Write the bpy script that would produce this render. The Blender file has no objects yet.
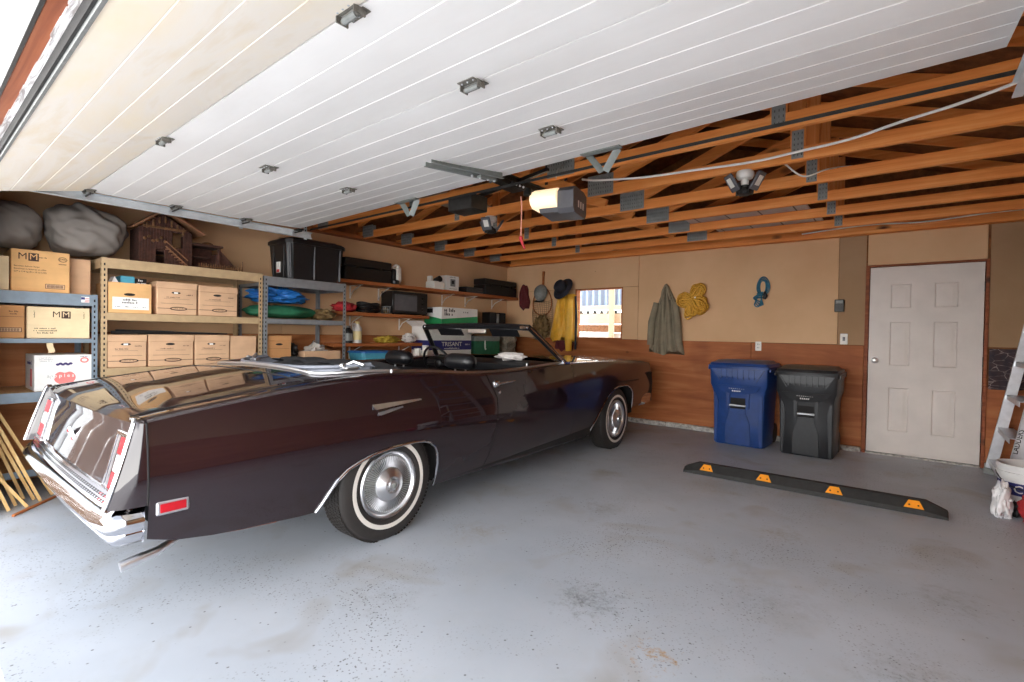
import bpy, math, random
from math import sin, cos, pi, radians as R
from mathutils import Vector as V, Matrix, noise
random.seed(11)
SC = bpy.context.scene
COL = SC.collection

# ------------------------------------------------------------------ helpers
def lin(c):
    return tuple(((x/255)/12.92 if x/255 <= .04045 else ((x/255+.055)/1.055)**2.4) for x in c)

class MB:
    """collects shapes into one mesh"""
    def __init__(s):
        s.v = []; s.f = []; s.m = []; s.mi = 0
    def add(s, vs, fs, mi=None, T=None):
        o = len(s.v)
        if T is not None:
            vs = [T @ V(p) for p in vs]
        s.v += [tuple(p) for p in vs]
        s.f += [tuple(i+o for i in f) for f in fs]
        s.m += [s.mi if mi is None else mi]*len(fs)
        return s
    def box(s, a, b, ch=0, mi=None, T=None):
        x0, x1 = sorted((a[0], b[0])); y0, y1 = sorted((a[1], b[1])); z0, z1 = sorted((a[2], b[2]))
        ch = min(ch, (x1-x0)*.49, (y1-y0)*.49, (z1-z0)*.49)
        if ch <= 0:
            vs = [(x, y, z) for x in (x0, x1) for y in (y0, y1) for z in (z0, z1)]
            fs = [(0,1,3,2), (4,6,7,5), (0,4,5,1), (2,3,7,6), (0,2,6,4), (1,5,7,3)]
            return s.add(vs, fs, mi, T)
        vs = []; ix = {}
        for i in (0, 1):
            for j in (0, 1):
                for k in (0, 1):
                    c = ((x0, x1)[i], (y0, y1)[j], (z0, z1)[k])
                    d = (1-2*i, 1-2*j, 1-2*k)
                    for a_ in range(3):
                        p = [c[q] + (0 if q == a_ else d[q]*ch) for q in range(3)]
                        ix[i, j, k, a_] = len(vs); vs.append(p)
        fs = []
        for a_ in range(3):
            b_, c_ = (a_+1) % 3, (a_+2) % 3
            for sd in (0, 1):
                q = []
                for (m, n) in ((0,0), (1,0), (1,1), (0,1)):
                    t = [0,0,0]; t[a_] = sd; t[b_] = m; t[c_] = n
                    q.append(ix[t[0], t[1], t[2], a_])
                fs.append(tuple(q))
            for m in (0, 1):
                for n in (0, 1):
                    q = []
                    for e in (0, 1):
                        t = [0,0,0]; t[a_] = e; t[b_] = m; t[c_] = n
                        q.append((ix[t[0], t[1], t[2], b_], ix[t[0], t[1], t[2], c_]))
                    fs.append((q[0][0], q[0][1], q[1][1], q[1][0]))
        for i in (0, 1):
            for j in (0, 1):
                for k in (0, 1):
                    fs.append(tuple(ix[i, j, k, a_] for a_ in range(3)))
        return s.add(vs, fs, mi, T)
    def tube(s, pts, r, n=8, mi=None, closed=False, T=None, flat=1.0):
        pts = [V(p) for p in pts]; k = len(pts); vs = []; fs = []
        rr = r if isinstance(r, (list, tuple)) else [r]*k
        up = None
        for i, p in enumerate(pts):
            if closed: t = pts[(i+1) % k]-pts[i-1]
            else: t = pts[min(i+1, k-1)]-pts[max(i-1, 0)]
            if t.length < 1e-9: t = V((0,0,1))
            t.normalize()
            if up is None:
                up = t.orthogonal().normalized()
            else:
                up = up - t*up.dot(t)
                up = up.normalized() if up.length > 1e-6 else t.orthogonal().normalized()
            sd = t.cross(up)
            for j in range(n):
                a = 2*pi*j/n
                vs.append(p + up*(cos(a)*rr[i]) + sd*(sin(a)*rr[i]*flat))
        for i in range(k if closed else k-1):
            for j in range(n):
                a, b = i*n+j, i*n+(j+1) % n
                c, d = ((i+1) % k)*n+(j+1) % n, ((i+1) % k)*n+j
                fs.append((a, b, c, d))
        if not closed:
            fs.append(tuple(range(n-1, -1, -1))); fs.append(tuple((k-1)*n+j for j in range(n)))
        return s.add(vs, fs, mi, T)
    def cyl(s, p, q, r, r2=None, n=16, mi=None, T=None):
        return s.tube([p, q], [r, r if r2 is None else r2], n, mi, False, T)
    def lathe(s, prof, n=32, mi=None, T=None, ang=2*pi):
        vs = []; fs = []; k = len(prof); full = ang > 6.28
        cols = n if full else n+1
        for i in range(cols):
            a = ang*i/n
            for (r, h) in prof:
                vs.append((r*cos(a), r*sin(a), h))
        for i in range(n):
            for j in range(k-1):
                a, b = i*k+j, ((i+1) % cols)*k+j
                fs.append((a, b, b+1, a+1))
        return s.add(vs, fs, mi, T)
    def prism(s, poly, h0, h1, mi=None, T=None):
        n = len(poly)
        vs = [(x, y, h0) for x, y in poly] + [(x, y, h1) for x, y in poly]
        fs = [tuple(range(n-1, -1, -1)), tuple(range(n, 2*n))]
        fs += [(i, (i+1) % n, n+(i+1) % n, n+i) for i in range(n)]
        return s.add(vs, fs, mi, T)
    def grid(s, P, mi=None, cu=False, cv=False, T=None):
        a = len(P); b = len(P[0])
        vs = [p for row in P for p in row]; fs = []
        for i in range(a if cu else a-1):
            for j in range(b if cv else b-1):
                fs.append((i*b+j, ((i+1) % a)*b+j, ((i+1) % a)*b+(j+1) % b, i*b+(j+1) % b))
        return s.add(vs, fs, mi, T)
    def ball(s, c, r, n=16, mi=None, fn=None, T=None, m=None):
        if not isinstance(r, (tuple, list)): r = (r, r, r)
        m = m or max(6, n//2); P = []
        for i in range(m+1):
            th = pi*i/m; row = []
            for j in range(n):
                ph = 2*pi*j/n
                d = V((sin(th)*cos(ph), sin(th)*sin(ph), cos(th)))
                k = fn(d) if fn else 1
                row.append((c[0]+d.x*r[0]*k, c[1]+d.y*r[1]*k, c[2]+d.z*r[2]*k))
            P.append(row)
        return s.grid(P, mi, False, True, T)
    def text(s, body, size, mi, T, align='CENTER', bold=0.0, sx=1.0):
        key = (body, align, bold)
        if key not in _TXT:
            cu = bpy.data.curves.new('lettering_curve', 'FONT')
            cu.body = body; cu.align_x = align; cu.align_y = 'CENTER'; cu.offset = bold; cu.resolution_u = 2
            o = bpy.data.objects.new('lettering_curve', cu); COL.objects.link(o)
            bpy.context.view_layer.update()
            me = bpy.data.meshes.new_from_object(o.evaluated_get(bpy.context.evaluated_depsgraph_get()))
            _TXT[key] = ([tuple(v.co) for v in me.vertices], [tuple(p.vertices) for p in me.polygons])
            bpy.data.objects.remove(o); bpy.data.curves.remove(cu); bpy.data.meshes.remove(me)
        vs, fs = _TXT[key]
        return s.add([(x*size*sx, y*size, z) for x, y, z in vs], fs, mi, T)
    def scribble(s, w, hgt, mi, T, words=3, seed=1):
        """a row of print too small to read: short strokes grouped in words"""
        rn = random.Random(seed); x = -w/2
        step = hgt*.62
        k = 0
        while x < w/2-step*.6:
            if rn.random() > .16:
                h2 = hgt*rn.choice((.62, .62, .7, 1.0))
                s.box((x, -hgt*.3, 0), (x+step*.55, -hgt*.3+h2, .0008), 0, mi, T)
                if rn.random() > .5:
                    s.box((x+step*.5, -hgt*.05, 0), (x+step*.85, hgt*.1, .0008), 0, mi, T)
            x += step
        return s
    def build(s, name, mats, parent=None, sm=38, local=False):
        me = bpy.data.meshes.new(name)
        vs = s.v
        if parent is not None and not local:
            I = parent.matrix_basis.inverted()
            q = parent
            while q.parent is not None:
                q = q.parent
                I = I @ q.matrix_basis.inverted() if False else I
            if parent.parent is not None:      # sub-part: parts sit at their thing's origin
                I = parent.parent.matrix_basis.inverted()
            vs = [I @ V(p) for p in vs]
        me.from_pydata([tuple(p) for p in vs], [], s.f)
        if not isinstance(mats, (list, tuple)): mats = [mats]
        for m in mats: me.materials.append(m)
        me.polygons.foreach_set('material_index', s.m)
        me.update()
        import bmesh
        bm = bmesh.new(); bm.from_mesh(me)
        bmesh.ops.remove_doubles(bm, verts=bm.verts, dist=1e-5)
        bmesh.ops.recalc_face_normals(bm, faces=bm.faces)
        bm.to_mesh(me); bm.free()
        if sm:
            me.polygons.foreach_set('use_smooth', [True]*len(me.polygons))
            me.set_sharp_from_angle(angle=R(sm))
        o = bpy.data.objects.new(name, me); COL.objects.link(o)
        if parent is not None: o.parent = parent
        return o
_TXT = {}

def tag(o, label=None, cat=None, group=None, kind=None):
    if label: o['label'] = label
    if cat: o['category'] = cat
    if group: o['group'] = group
    if kind: o['kind'] = kind
    return o
def thing(name, label, cat, loc=(0,0,0), rz=0, group=None):
    o = bpy.data.objects.new(name, None); COL.objects.link(o)
    o.empty_display_size = .1
    o.location = loc; o.rotation_euler = (0, 0, rz)
    o.matrix_basis = Matrix.Translation(loc) @ Matrix.Rotation(rz, 4, 'Z')
    return tag(o, label, cat, group)
def solo(mb, name, mats, label, cat, group=None, sm=38):
    """a thing that is one mesh; its origin is put at its base"""
    xs = [p[0] for p in mb.v]; ys = [p[1] for p in mb.v]; zs = [p[2] for p in mb.v]
    c = V(((min(xs)+max(xs))/2, (min(ys)+max(ys))/2, min(zs)))
    mb.v = [tuple(V(p)-c) for p in mb.v]
    o = mb.build(name, mats, None, sm); o.location = c
    return tag(o, label, cat, group)
def struct(mb, name, mats, label, sm=38, cat=None):
    o = mb.build(name, mats, None, sm)
    return tag(o, label, cat or name.split('_')[0], None, 'structure')
def dup(root, loc=None, rz=None, label=None):
    r = root.copy(); COL.objects.link(r)
    if loc is not None: r.location = loc
    if rz is not None: r.rotation_euler = (0, 0, rz)
    if label: r['label'] = label
    for ch in list(root.children):
        c = ch.copy(); COL.objects.link(c); c.parent = r
        for g in ch.children:
            d = g.copy(); COL.objects.link(d); d.parent = c
    return r
def crv(pts):
    """smooth interpolation through (x, y) points (monotone cubic)"""
    n = len(pts); xs = [p[0] for p in pts]; ys = [p[1] for p in pts]
    d = [(ys[i+1]-ys[i])/(xs[i+1]-xs[i]) for i in range(n-1)]
    m = [d[0]] + [0 if d[i-1]*d[i] <= 0 else 2*d[i-1]*d[i]/(d[i-1]+d[i]) for i in range(1, n-1)] + [d[-1]]
    def f(x):
        if x <= xs[0]: return ys[0]
        if x >= xs[-1]: return ys[-1]
        i = 0
        while x > xs[i+1]: i += 1
        h = xs[i+1]-xs[i]; t = (x-xs[i])/h
        return ((2*t**3-3*t*t+1)*ys[i] + (t**3-2*t*t+t)*h*m[i] + (-2*t**3+3*t*t)*ys[i+1] + (t**3-t*t)*h*m[i+1])
    return f
def spline(pts, k=6, closed=False):
    """Catmull-Rom points through a list of 3-D points"""
    P = [V(p) for p in pts]; n = len(P); out = []
    for i in range(n if closed else n-1):
        g = (lambda q: P[q % n]) if closed else (lambda q: P[max(0, min(n-1, q))])
        a, b, c, d = g(i-1), g(i), g(i+1), g(i+2)
        for j in range(k):
            t = j/k
            out.append(.5*((2*b)+(c-a)*t+(2*a-5*b+4*c-d)*t*t+(3*b-a-3*c+d)*t**3))
    if not closed: out.append(P[-1])
    return out
# frames for print on a face: X to the reader's right, Y up, Z out of the face
def on_x(x, y, z, rot=0): # a face looking along +X (left-wall shelves)
    return Matrix(((0,0,1,x), (1,0,0,y), (0,1,0,z), (0,0,0,1))) @ Matrix.Rotation(rot, 4, 'Z')
def on_y(x, y, z, rot=0): # a face looking along -Y (back wall)
    return Matrix(((1,0,0,x), (0,0,-1,y), (0,1,0,z), (0,0,0,1))) @ Matrix.Rotation(rot, 4, 'Z')
def on_xr(x, y, z):       # a face looking along +X, vertical axis Y of the text along +Y
    return on_x(x, y, z)

# ------------------------------------------------------------------ materials
MATS = {}
class NT:
    def __init__(s, name):
        s.m = bpy.data.materials.new(name); s.m.use_nodes = True
        s.t = s.m.node_tree; s.b = s.t.nodes['Principled BSDF']
        s.tc = s.t.nodes.new('ShaderNodeTexCoord')
        MATS[name] = s.m
    def n(s, typ, **kw):
        o = s.t.nodes.new(typ)
        for k, v in kw.items():
            if k.startswith('_'): setattr(o, k[1:], v)
            else: o.inputs[k].default_value = v
        return o
    def l(s, a, b): s.t.links.new(a, b)
    def map(s, scale=(1,1,1), rot=(0,0,0)):
        m = s.n('ShaderNodeMapping'); m.inputs['Scale'].default_value = scale; m.inputs['Rotation'].default_value = rot
        s.l(s.tc.outputs['Object'], m.inputs['Vector']); return m.outputs['Vector']
    def noise(s, vec, scale, detail=4, rough=.55, dist=0):
        o = s.n('ShaderNodeTexNoise'); o.inputs['Scale'].default_value = scale; o.inputs['Detail'].default_value = detail
        o.inputs['Roughness'].default_value = rough; o.inputs['Distortion'].default_value = dist
        s.l(vec, o.inputs['Vector']); return o.outputs['Fac']
    def voro(s, vec, scale, feat='F1'):
        o = s.n('ShaderNodeTexVoronoi'); o.inputs['Scale'].default_value = scale; o.feature = feat
        s.l(vec, o.inputs['Vector']); return o.outputs['Distance']
    def ramp(s, fac, stops, interp='LINEAR'):
        o = s.n('ShaderNodeValToRGB'); cr = o.color_ramp; cr.interpolation = interp
        while len(cr.elements) > 1: cr.elements.remove(cr.elements[-1])
        cr.elements[0].position = stops[0][0]; cr.elements[0].color = (*stops[0][1], 1)
        for p, c in stops[1:]:
            e = cr.elements.new(p); e.color = (*c, 1)
        s.l(fac, o.inputs['Fac']); return o.outputs['Color']
    def band(s, fac, a, b):
        o = s.n('ShaderNodeMapRange'); o.inputs['From Min'].default_value = a; o.inputs['From Max'].default_value = b
        s.l(fac, o.inputs['Value']); return o.outputs['Result']
    def mul(s, a, b, op='MULTIPLY'):
        o = s.n('ShaderNodeMath'); o.operation = op
        for i, q in enumerate((a, b)):
            if isinstance(q, (int, float)): o.inputs[i].default_value = q
            else: s.l(q, o.inputs[i])
        return o.outputs[0]
    def mix(s, fac, a, b):
        o = s.n('ShaderNodeMix'); o.data_type = 'RGBA'
        if isinstance(fac, (int, float)): o.inputs['Factor'].default_value = fac
        else: s.l(fac, o.inputs['Factor'])
        for nm, q in (('A', a), ('B', b)):
            sk = [i for i in o.inputs if i.name == nm and i.type == 'RGBA'][0]
            if isinstance(q, tuple): sk.default_value = (*q, 1)
            else: s.l(q, sk)
        return [i for i in o.outputs if i.type == 'RGBA'][0]
    def bump(s, fac, strength=.2, dist=.01):
        o = s.n('ShaderNodeBump'); o.inputs['Strength'].default_value = strength; o.inputs['Distance'].default_value = dist
        s.l(fac, o.inputs['Height']); s.l(o.outputs['Normal'], s.b.inputs['Normal'])
    def set(s, col=None, rough=.5, metal=0, spec=.5, coat=0, **kw):
        if col is not None:
            if isinstance(col, tuple): s.b.inputs['Base Color'].default_value = (*col, 1)
            else: s.l(col, s.b.inputs['Base Color'])
        if isinstance(rough, (int, float)): s.b.inputs['Roughness'].default_value = rough
        else: s.l(rough, s.b.inputs['Roughness'])
        s.b.inputs['Metallic'].default_value = metal
        s.b.inputs['Specular IOR Level'].default_value = spec
        s.b.inputs['Coat Weight'].default_value = coat
        for k, v in kw.items(): s.b.inputs[k.replace('_', ' ')].default_value = v
        return s.m

def plain(name, rgb, rough=.5, metal=0, var=.12, scale=9, bump=0, spec=.5, **kw):
    """one colour with slight cloudy wear"""
    t = NT(name); c = lin(rgb)
    f = t.noise(t.map(), scale, 4)
    d = tuple(x*(1-var) for x in c); e = tuple(min(1, x*(1+var)) for x in c)
    col = t.ramp(f, [(.3, d), (.7, e)])
    if bump: t.bump(t.noise(t.map(), scale*6, 5), bump, .004)
    return t.set(col, rough, metal, spec, **kw)

def wood(name, a, b, c, axis, knots=.075, rough=.6, kscale=3.0, grain=26):
    t = NT(name)
    sc = [grain]*3; sc[axis] = 1.4
    g = t.noise(t.map(tuple(sc)), 1.0, 6, .6, .6)
    big = t.noise(t.map(), 1.7, 3)
    col = t.ramp(g, [(.28, lin(a)), (.52, lin(b)), (.75, lin(c))])
    col = t.mix(t.band(big, .35, .75), col, t.mix(.5, col, lin(a)))
    if knots:
        ks = [kscale]*3; ks[axis] = kscale*.6
        v = t.voro(t.map(tuple(ks)), 1.0)
        k = t.band(v, knots*2.0, knots*.8)
        col = t.mix(k, col, lin((66, 34, 18)))
    t.bump(g, .08, .003)
    return t.set(col, rough, 0, .3)

CARD = {}
def card(name, rgb):
    t = NT(name); c = lin(rgb)
    g = t.noise(t.map((4, 4, 60)), 1.0, 3)
    f = t.noise(t.map(), 5, 4)
    col = t.ramp(f, [(.3, tuple(x*.86 for x in c)), (.7, tuple(min(1, x*1.08) for x in c))])
    col = t.mix(t.mul(t.band(g, .45, .8), .25), col, tuple(x*.75 for x in c))
    return t.set(col, .8, 0, .2)

m_card = card('cardboard_tan', (208, 170, 136))
m_card2 = card('cardboard_yellow', (224, 176, 120))
m_card3 = card('cardboard_cream', (232, 208, 168))
m_card4 = card('cardboard_brown', (196, 144, 96))
m_white = plain('white_board', (232, 230, 226), .6, var=.05)
m_ink = plain('print_ink', (62, 40, 30), .7)
m_inkb = plain('print_black', (32, 30, 32), .7)
m_red = plain('print_red', (222, 70, 72), .6)
m_green = plain('print_green', (40, 150, 90), .6)
m_purple = plain('print_purple', (62, 50, 104), .6)
m_navy = plain('print_navy', (40, 42, 110), .6)
m_blueprint = plain('print_blue', (84, 170, 196), .6)
m_greyblue = plain('shelf_enamel_blue_grey', (124, 138, 150), .45, .25, .12, 14)
m_greysteel = plain('shelf_enamel_grey', (146, 150, 154), .42, .4, .1, 14)
m_tansteel = plain('shelf_enamel_tan', (184, 158, 122), .45, .1, .1, 14)
m_dark = plain('dark_gap', (22, 20, 20), .8)
m_partboard = plain('particle_board', (188, 146, 100), .8, 0, .25, 60)
m_blackpl = plain('black_plastic', (24, 23, 25), .42, 0, .2, 20, .05)
m_greypl = plain('grey_plastic', (92, 92, 96), .45, 0, .15, 12)
m_blackbin = plain('black_bin_plastic', (34, 35, 38), .38, 0, .2, 18, .06)
m_bluebin = plain('blue_bin_plastic', (30, 62, 122), .35, 0, .14, 12, .06)
m_rubber = plain('black_rubber', (36, 35, 34), .7, 0, .25, 30, .15)
m_tire = plain('tire_rubber', (40, 36, 34), .62, 0, .15, 24, .08)
m_whitewall = plain('whitewall', (214, 208, 200), .55, 0, .05)
m_orange = plain('reflector_orange', (238, 150, 34), .35, 0, .08, 30)
m_galv = plain('galvanised_steel', (168, 172, 172), .38, .85, .14, 22)
m_galvd = plain('dull_galvanised_plate', (134, 136, 133), .55, .15, .15, 30)
m_steeld = plain('dark_steel', (56, 54, 52), .45, .7, .2, 30)
m_alum = plain('aluminium', (200, 202, 206), .36, .75, .1, 16)
t = NT('chrome'); m_chrome = t.set(lin((206, 206, 210)), .09, 1)
t = NT('brushed_chrome'); m_chrome2 = t.set(lin((222, 222, 224)), .30, 1)
t = NT('car_paint_maroon')
f = t.noise(t.map(), 3, 3)
m_paint = t.set(t.ramp(f, [(.3, lin((27, 14, 19))), (.7, lin((33, 17, 23)))]), .30, 0, .12, 1.0, Coat_Roughness=.03, Coat_IOR=1.65)
m_vinyl = plain('black_vinyl', (20, 20, 23), .38, 0, .15, 30, .1)
m_topcloth = plain('black_top_cloth', (26, 26, 29), .8, 0, .2, 40, .2)
m_topliner = plain('grey_top_liner', (120, 124, 134), .35, .1, .12, 10)
m_redlens = plain('red_lens', (168, 26, 36), .35, 0, .1, 30, .0, .2)
m_whitelens = plain('clear_lens', (200, 196, 194), .3, 0, .05, 30)
m_rust = plain('rusty_steel', (150, 84, 60), .8, .2, .3, 30)
m_yellow = plain('raincoat_yellow', (230, 176, 52), .5, 0, .12, 8, .08)
m_maroon = plain('maroon_cloth', (96, 30, 34), .8, 0, .2, 14, .1)
m_navycloth = plain('navy_cloth', (34, 35, 46), .75, 0, .2, 14, .1)
m_olive = plain('grey_olive_cloth', (134, 124, 104), .85, 0, .16, 10, .15)
m_duvet = plain('grey_bag_cloth', (128, 121, 115), .7, 0, .08, 5, .06)
m_hinge = plain('worn_zinc', (118, 114, 106), .5, .35, .3, 40)
m_zinc = plain('dull_zinc', (122, 126, 122), .5, .2, .12, 30)
m_bright = plain('bright_galvanised', (206, 210, 212), .4, .25, .08, 16)
m_yrope = plain('yellow_rope', (214, 162, 56), .75, 0, .3, 60, .3)
m_trope = plain('teal_rope', (44, 108, 134), .7, 0, .3, 60, .3)
m_tarp = plain('blue_tarp', (38, 112, 186), .45, 0, .2, 14, .1)
m_greenc = plain('green_cloth', (34, 104, 72), .7, 0, .2, 14, .1)
m_camo = plain('brown_mottled_cloth', (112, 88, 52), .85, 0, .5, 26, .2)
m_redc = plain('red_cloth', (180, 44, 50), .7, 0, .2, 14)
m_whitecloth = plain('white_cloth', (214, 208, 204), .85, 0, .08, 14, .15)
m_stable = plain('dark_stained_bark', (70, 40, 30), .85, 0, .4, 34, .4)
m_stable2 = plain('stable_roof_board', (140, 96, 66), .75, 0, .25, 30, .2)
m_moss = plain('bark_trim', (110, 76, 46), .9, 0, .5, 50, .4)
m_doorwhite = plain('door_white_paint', (216, 206, 198), .45, 0, .05, 5)
m_switch = plain('white_device_plastic', (232, 228, 220), .4, 0, .03)
m_bucket = plain('white_bucket_plastic', (224, 224, 222), .4, 0, .06, 10)
m_bag = plain('white_bag_plastic', (232, 230, 230), .3, 0, .06, 10)
m_yarn = plain('grey_plush', (170, 158, 142), .95, 0, .25, 40, .4)
m_glovey = plain('yellow_work_cloth', (196, 168, 62), .8, 0, .3, 24, .2)
m_cream = plain('cream_bottle', (228, 208, 150), .4, 0, .06)
m_truss = wood('truss_pine', (214, 122, 56), (236, 150, 76), (248, 178, 110), 0)
m_trussv = wood('truss_web_pine', (204, 116, 54), (226, 142, 74), (240, 168, 104), 2)
m_shelfwood = wood('wall_shelf_pine', (150, 84, 44), (178, 106, 60), (196, 126, 76), 1, .05)
m_stake = wood('pale_stake_wood', (190, 146, 88), (222, 184, 124), (234, 204, 150), 2, .03)
m_rawwood = wood('raw_header_wood', (120, 60, 34), (150, 82, 48), (172, 104, 64), 0, .07)
# ------------------------------------------------------------------ setting materials
t = NT('tan_wallboard')
f = t.noise(t.map(), 1.3, 5); g = t.noise(t.map(), 26, 4)
col = t.ramp(f, [(.3, lin((208, 168, 128))), (.7, lin((222, 184, 144)))])
v = t.voro(t.map((1, 1, 1)), 2.3)
col = t.mix(t.band(v, .018, .010), col, lin((120, 88, 60)))
m_dry = t.set(col, .8, 0, .2); t.bump(g, .04, .002)
t = NT('darker_wallboard')
f = t.noise(t.map(), 1.6, 5)
m_dry2 = t.set(t.ramp(f, [(.3, lin((160, 128, 96))), (.7, lin((174, 142, 110)))]), .8, 0, .2)
def ply(name, cols, axis):
    t = NT(name)
    sc = [7, 7, 7]; sc[axis] = .8
    g = t.noise(t.map(tuple(sc)), 1.0, 6, .6, 1.2)
    fine = [60, 60, 60]; fine[axis] = 2
    g2 = t.noise(t.map(tuple(fine)), 1.0, 3)
    blot = t.noise(t.map(), 1.6, 3)
    col = t.ramp(g, [(.25, lin(cols[0])), (.5, lin(cols[1])), (.75, lin(cols[2]))])
    col = t.mix(t.mul(t.band(g2, .4, .8), .25), col, lin(cols[0]))
    col = t.mix(t.mul(t.band(blot, .55, .75), .55), col, lin(cols[3]))
    ks = [2.1]*3; ks[axis] = 1.5
    k = t.voro(t.map(tuple(ks)), 1.0)
    col = t.mix(t.band(k, .07, .03), col, lin((70, 36, 20)))
    return t.set(col, .62, 0, .3)
m_ply = ply('orange_plywood', ((138, 76, 40), (172, 102, 58), (192, 126, 78), (122, 62, 32)), 0)
m_plyl = ply('orange_plywood_side', ((150, 88, 50), (184, 118, 72), (200, 140, 92), (132, 74, 42)), 1)
t = NT('roof_sheathing')
f = t.noise(t.map((9, 9, 9)), 1.0, 6, .7)
m_osb = t.set(t.ramp(f, [(.3, lin((92, 56, 32))), (.7, lin((150, 98, 58)))]), .8, 0, .2)
t = NT('concrete_curb')
f = t.noise(t.map(), 22, 6, .7)
m_curb = t.set(t.ramp(f, [(.35, lin((128, 122, 116))), (.6, lin((206, 202, 196)))]), .85)
t = NT('driveway_concrete')
f = t.noise(t.map(), 3, 6, .6)
m_drive = t.set(t.ramp(f, [(.3, lin((186, 188, 192))), (.7, lin((206, 208, 212)))]), .85)
t = NT('white_siding'); m_siding = t.set(lin((240, 242, 240)), .6)

# painted concrete floor: pale blue-grey with scuffs, chips and brown stains
t = NT('painted_floor')
P0 = t.map()
big = t.noise(P0, .7, 5, .55); mid = t.noise(P0, 3.2, 5, .6)
col = t.ramp(big, [(.32, lin((170, 177, 186))), (.68, lin((195, 200, 208)))])
col = t.mix(t.mul(t.band(mid, .5, .75), .35), col, lin((172, 173, 172)))
br = t.noise(P0, 2.1, 3, .5, .6)
col = t.mix(t.mul(t.band(br, .56, .74), .5), col, lin((152, 140, 122)))
yel = t.voro(P0, 1.15)
col = t.mix(t.mul(t.band(yel, .10, .0), .35), col, lin((170, 140, 100)))
mask = t.band(t.noise(P0, 1.25, 4, .6, .4), .47, .64)
sp = t.voro(P0, 72); spn = t.noise(P0, 60, 1)
chip = t.mul(t.band(sp, .34, .22), t.band(spn, .46, .54))
col = t.mix(t.mul(t.mul(chip, mask), .9), col, lin((78, 76, 76)))
sp2 = t.voro(P0, 24); spn2 = t.noise(P0, 17, 2)
chip2 = t.mul(t.band(sp2, .15, .09), t.band(spn2, .52, .58))
col = t.mix(t.mul(chip2, .8), col, lin((92, 90, 92)))
dk = t.noise(P0, 1.05, 5, .7, .8)
col = t.mix(t.mul(t.band(dk, .68, .85), .5), col, lin((112, 110, 106)))
m_floor = t.set(col, t.band(t.noise(P0, 2.0, 4), -.35, 1.45), 0, .45)
# local oil stain clusters at fixed places on the slab
def stain(t, col, x, y, r, c, amt):
    vm = t.n('ShaderNodeVectorMath'); vm.operation = 'DISTANCE'; vm.inputs[1].default_value = (x, y, 0)
    t.l(t.tc.outputs['Object'], vm.inputs[0])
    d = t.mul(vm.outputs['Value'], t.mul(t.noise(P0, 14, 6, .75), .9), 'ADD')
    d = t.mul(d, .45, 'SUBTRACT')
    return t.mix(t.mul(t.band(d, r, -r*.4), t.mul(t.band(t.noise(P0, 46, 5, .75), .34, .60), amt)), col, c)
for (x, y, r, c, a) in ((-1.15, 2.05, .16, (86, 84, 80), .8), (-.62, 3.55, .17, (140, 128, 108), .6), (-1.7, 3.2, .15, (120, 114, 104), .5),
                        (-.5, 2.6, .3, (128, 128, 132), .45), (.18, 3.2, .18, (120, 118, 114), .5), (-.75, 1.85, .05, (176, 136, 78), .8),
                        (-2.1, 2.3, .16, (150, 136, 112), .5), (.05, 2.35, .2, (110, 108, 106), .5), (-1.9, 1.45, .2, (128, 126, 126), .4), (-1.3,4.3,.3,(148,128,100),.5)):
    col = stain(t, col, x, y, r, lin(c), a)
t.l(col, t.b.inputs['Base Color'])

# ------------------------------------------------------------------ floor, walls, roof
XL, XR, YB, YF = -5.55, 1.2, 6.77, .33
mb = MB(); mb.box((XL-.12, .245, -.15), (XR+.12, YB+.12, 0))
struct(mb, 'floor', m_floor, 'pale blue-grey painted concrete garage floor with chips and stains')
mb = MB(); mb.box((-14, -12, -.2), (12, .244, -.012))
struct(mb, 'driveway', m_drive, 'pale concrete driveway outside the open garage door', cat='driveway')

# back wall: sheathing with a window and a door opening, wallboard above, plywood below
WX0, WX1, WZ0, WZ1 = -4.14, -3.32, 1.20, 1.975
DX0, DX1, DZ = -.385, .60, 2.07
mb = MB()
for a, b in (((XL-.12, .0), (WX0, 2.5)), ((WX0, 0), (WX1, WZ0)), ((WX0, WZ1), (WX1, 2.5)), ((WX1, 0), (DX0, 2.5)), ((DX0, DZ), (DX1, 2.5)), ((DX1, 0), (XR+.12, 2.5))):
    mb.box((a[0], YB, a[1]), (b[0], YB+.10, b[1]), mi=1)
b_ = .003
for a, b in (((XL, 1.2), (WX0, 1.972)), ((XL, 1.975), (-3.075, 2.412)), ((WX1, 1.2), (-3.075, 1.972)), ((-3.071, 1.195), (-.64, 2.412)), ((-.372, 2.075), (.592, 2.412))):
    mb.box((a[0], YB-.016, a[1]), (b[0], YB-.001, b[1]), b_, 0)
mb.box((-.638, YB-.006, 1.19), (-.386, YB-.001, 2.412), b_, 2)
mb.box((.612, YB-.008, 1.2), (XR, YB-.001, 2.43), b_, 2)
struct(mb, 'wall_back', [m_dry, m_osb, m_dry2], 'back wall of tan wallboard sheets above the plywood')
mb = MB()
mb.box((XL, YB-.012, .06), (-1.55, YB-.001, 1.195), .002); mb.box((-1.546, YB-.012, .06), (-.39, YB-.001, 1.188), .002)
struct(mb, 'wall_back_lower', m_ply, 'orange-brown plywood lower part of back wall')
mb = MB(); mb.box((.612, YB-.013, .06), (XR, YB-.001, .80), .002)
struct(mb, 'wall_back_corner', m_ply, 'plywood strip low on back wall right of the white door')
mb = MB()
rn = random.Random(3)
x = XL
while x < DX0-.02:
    x2 = min(x+rn.uniform(.25, .6), DX0-.01)
    mb.box((x, YB-.045-rn.uniform(0, .012), -.01), (x2, YB-.001, .05+rn.uniform(0, .014)), .008); x = x2
mb.box((DX1+.01, YB-.045, -.01), (XR, YB-.001, .055), .008)
struct(mb, 'baseboard_back', m_curb, 'rough concrete curb along the foot of the back wall')

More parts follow.
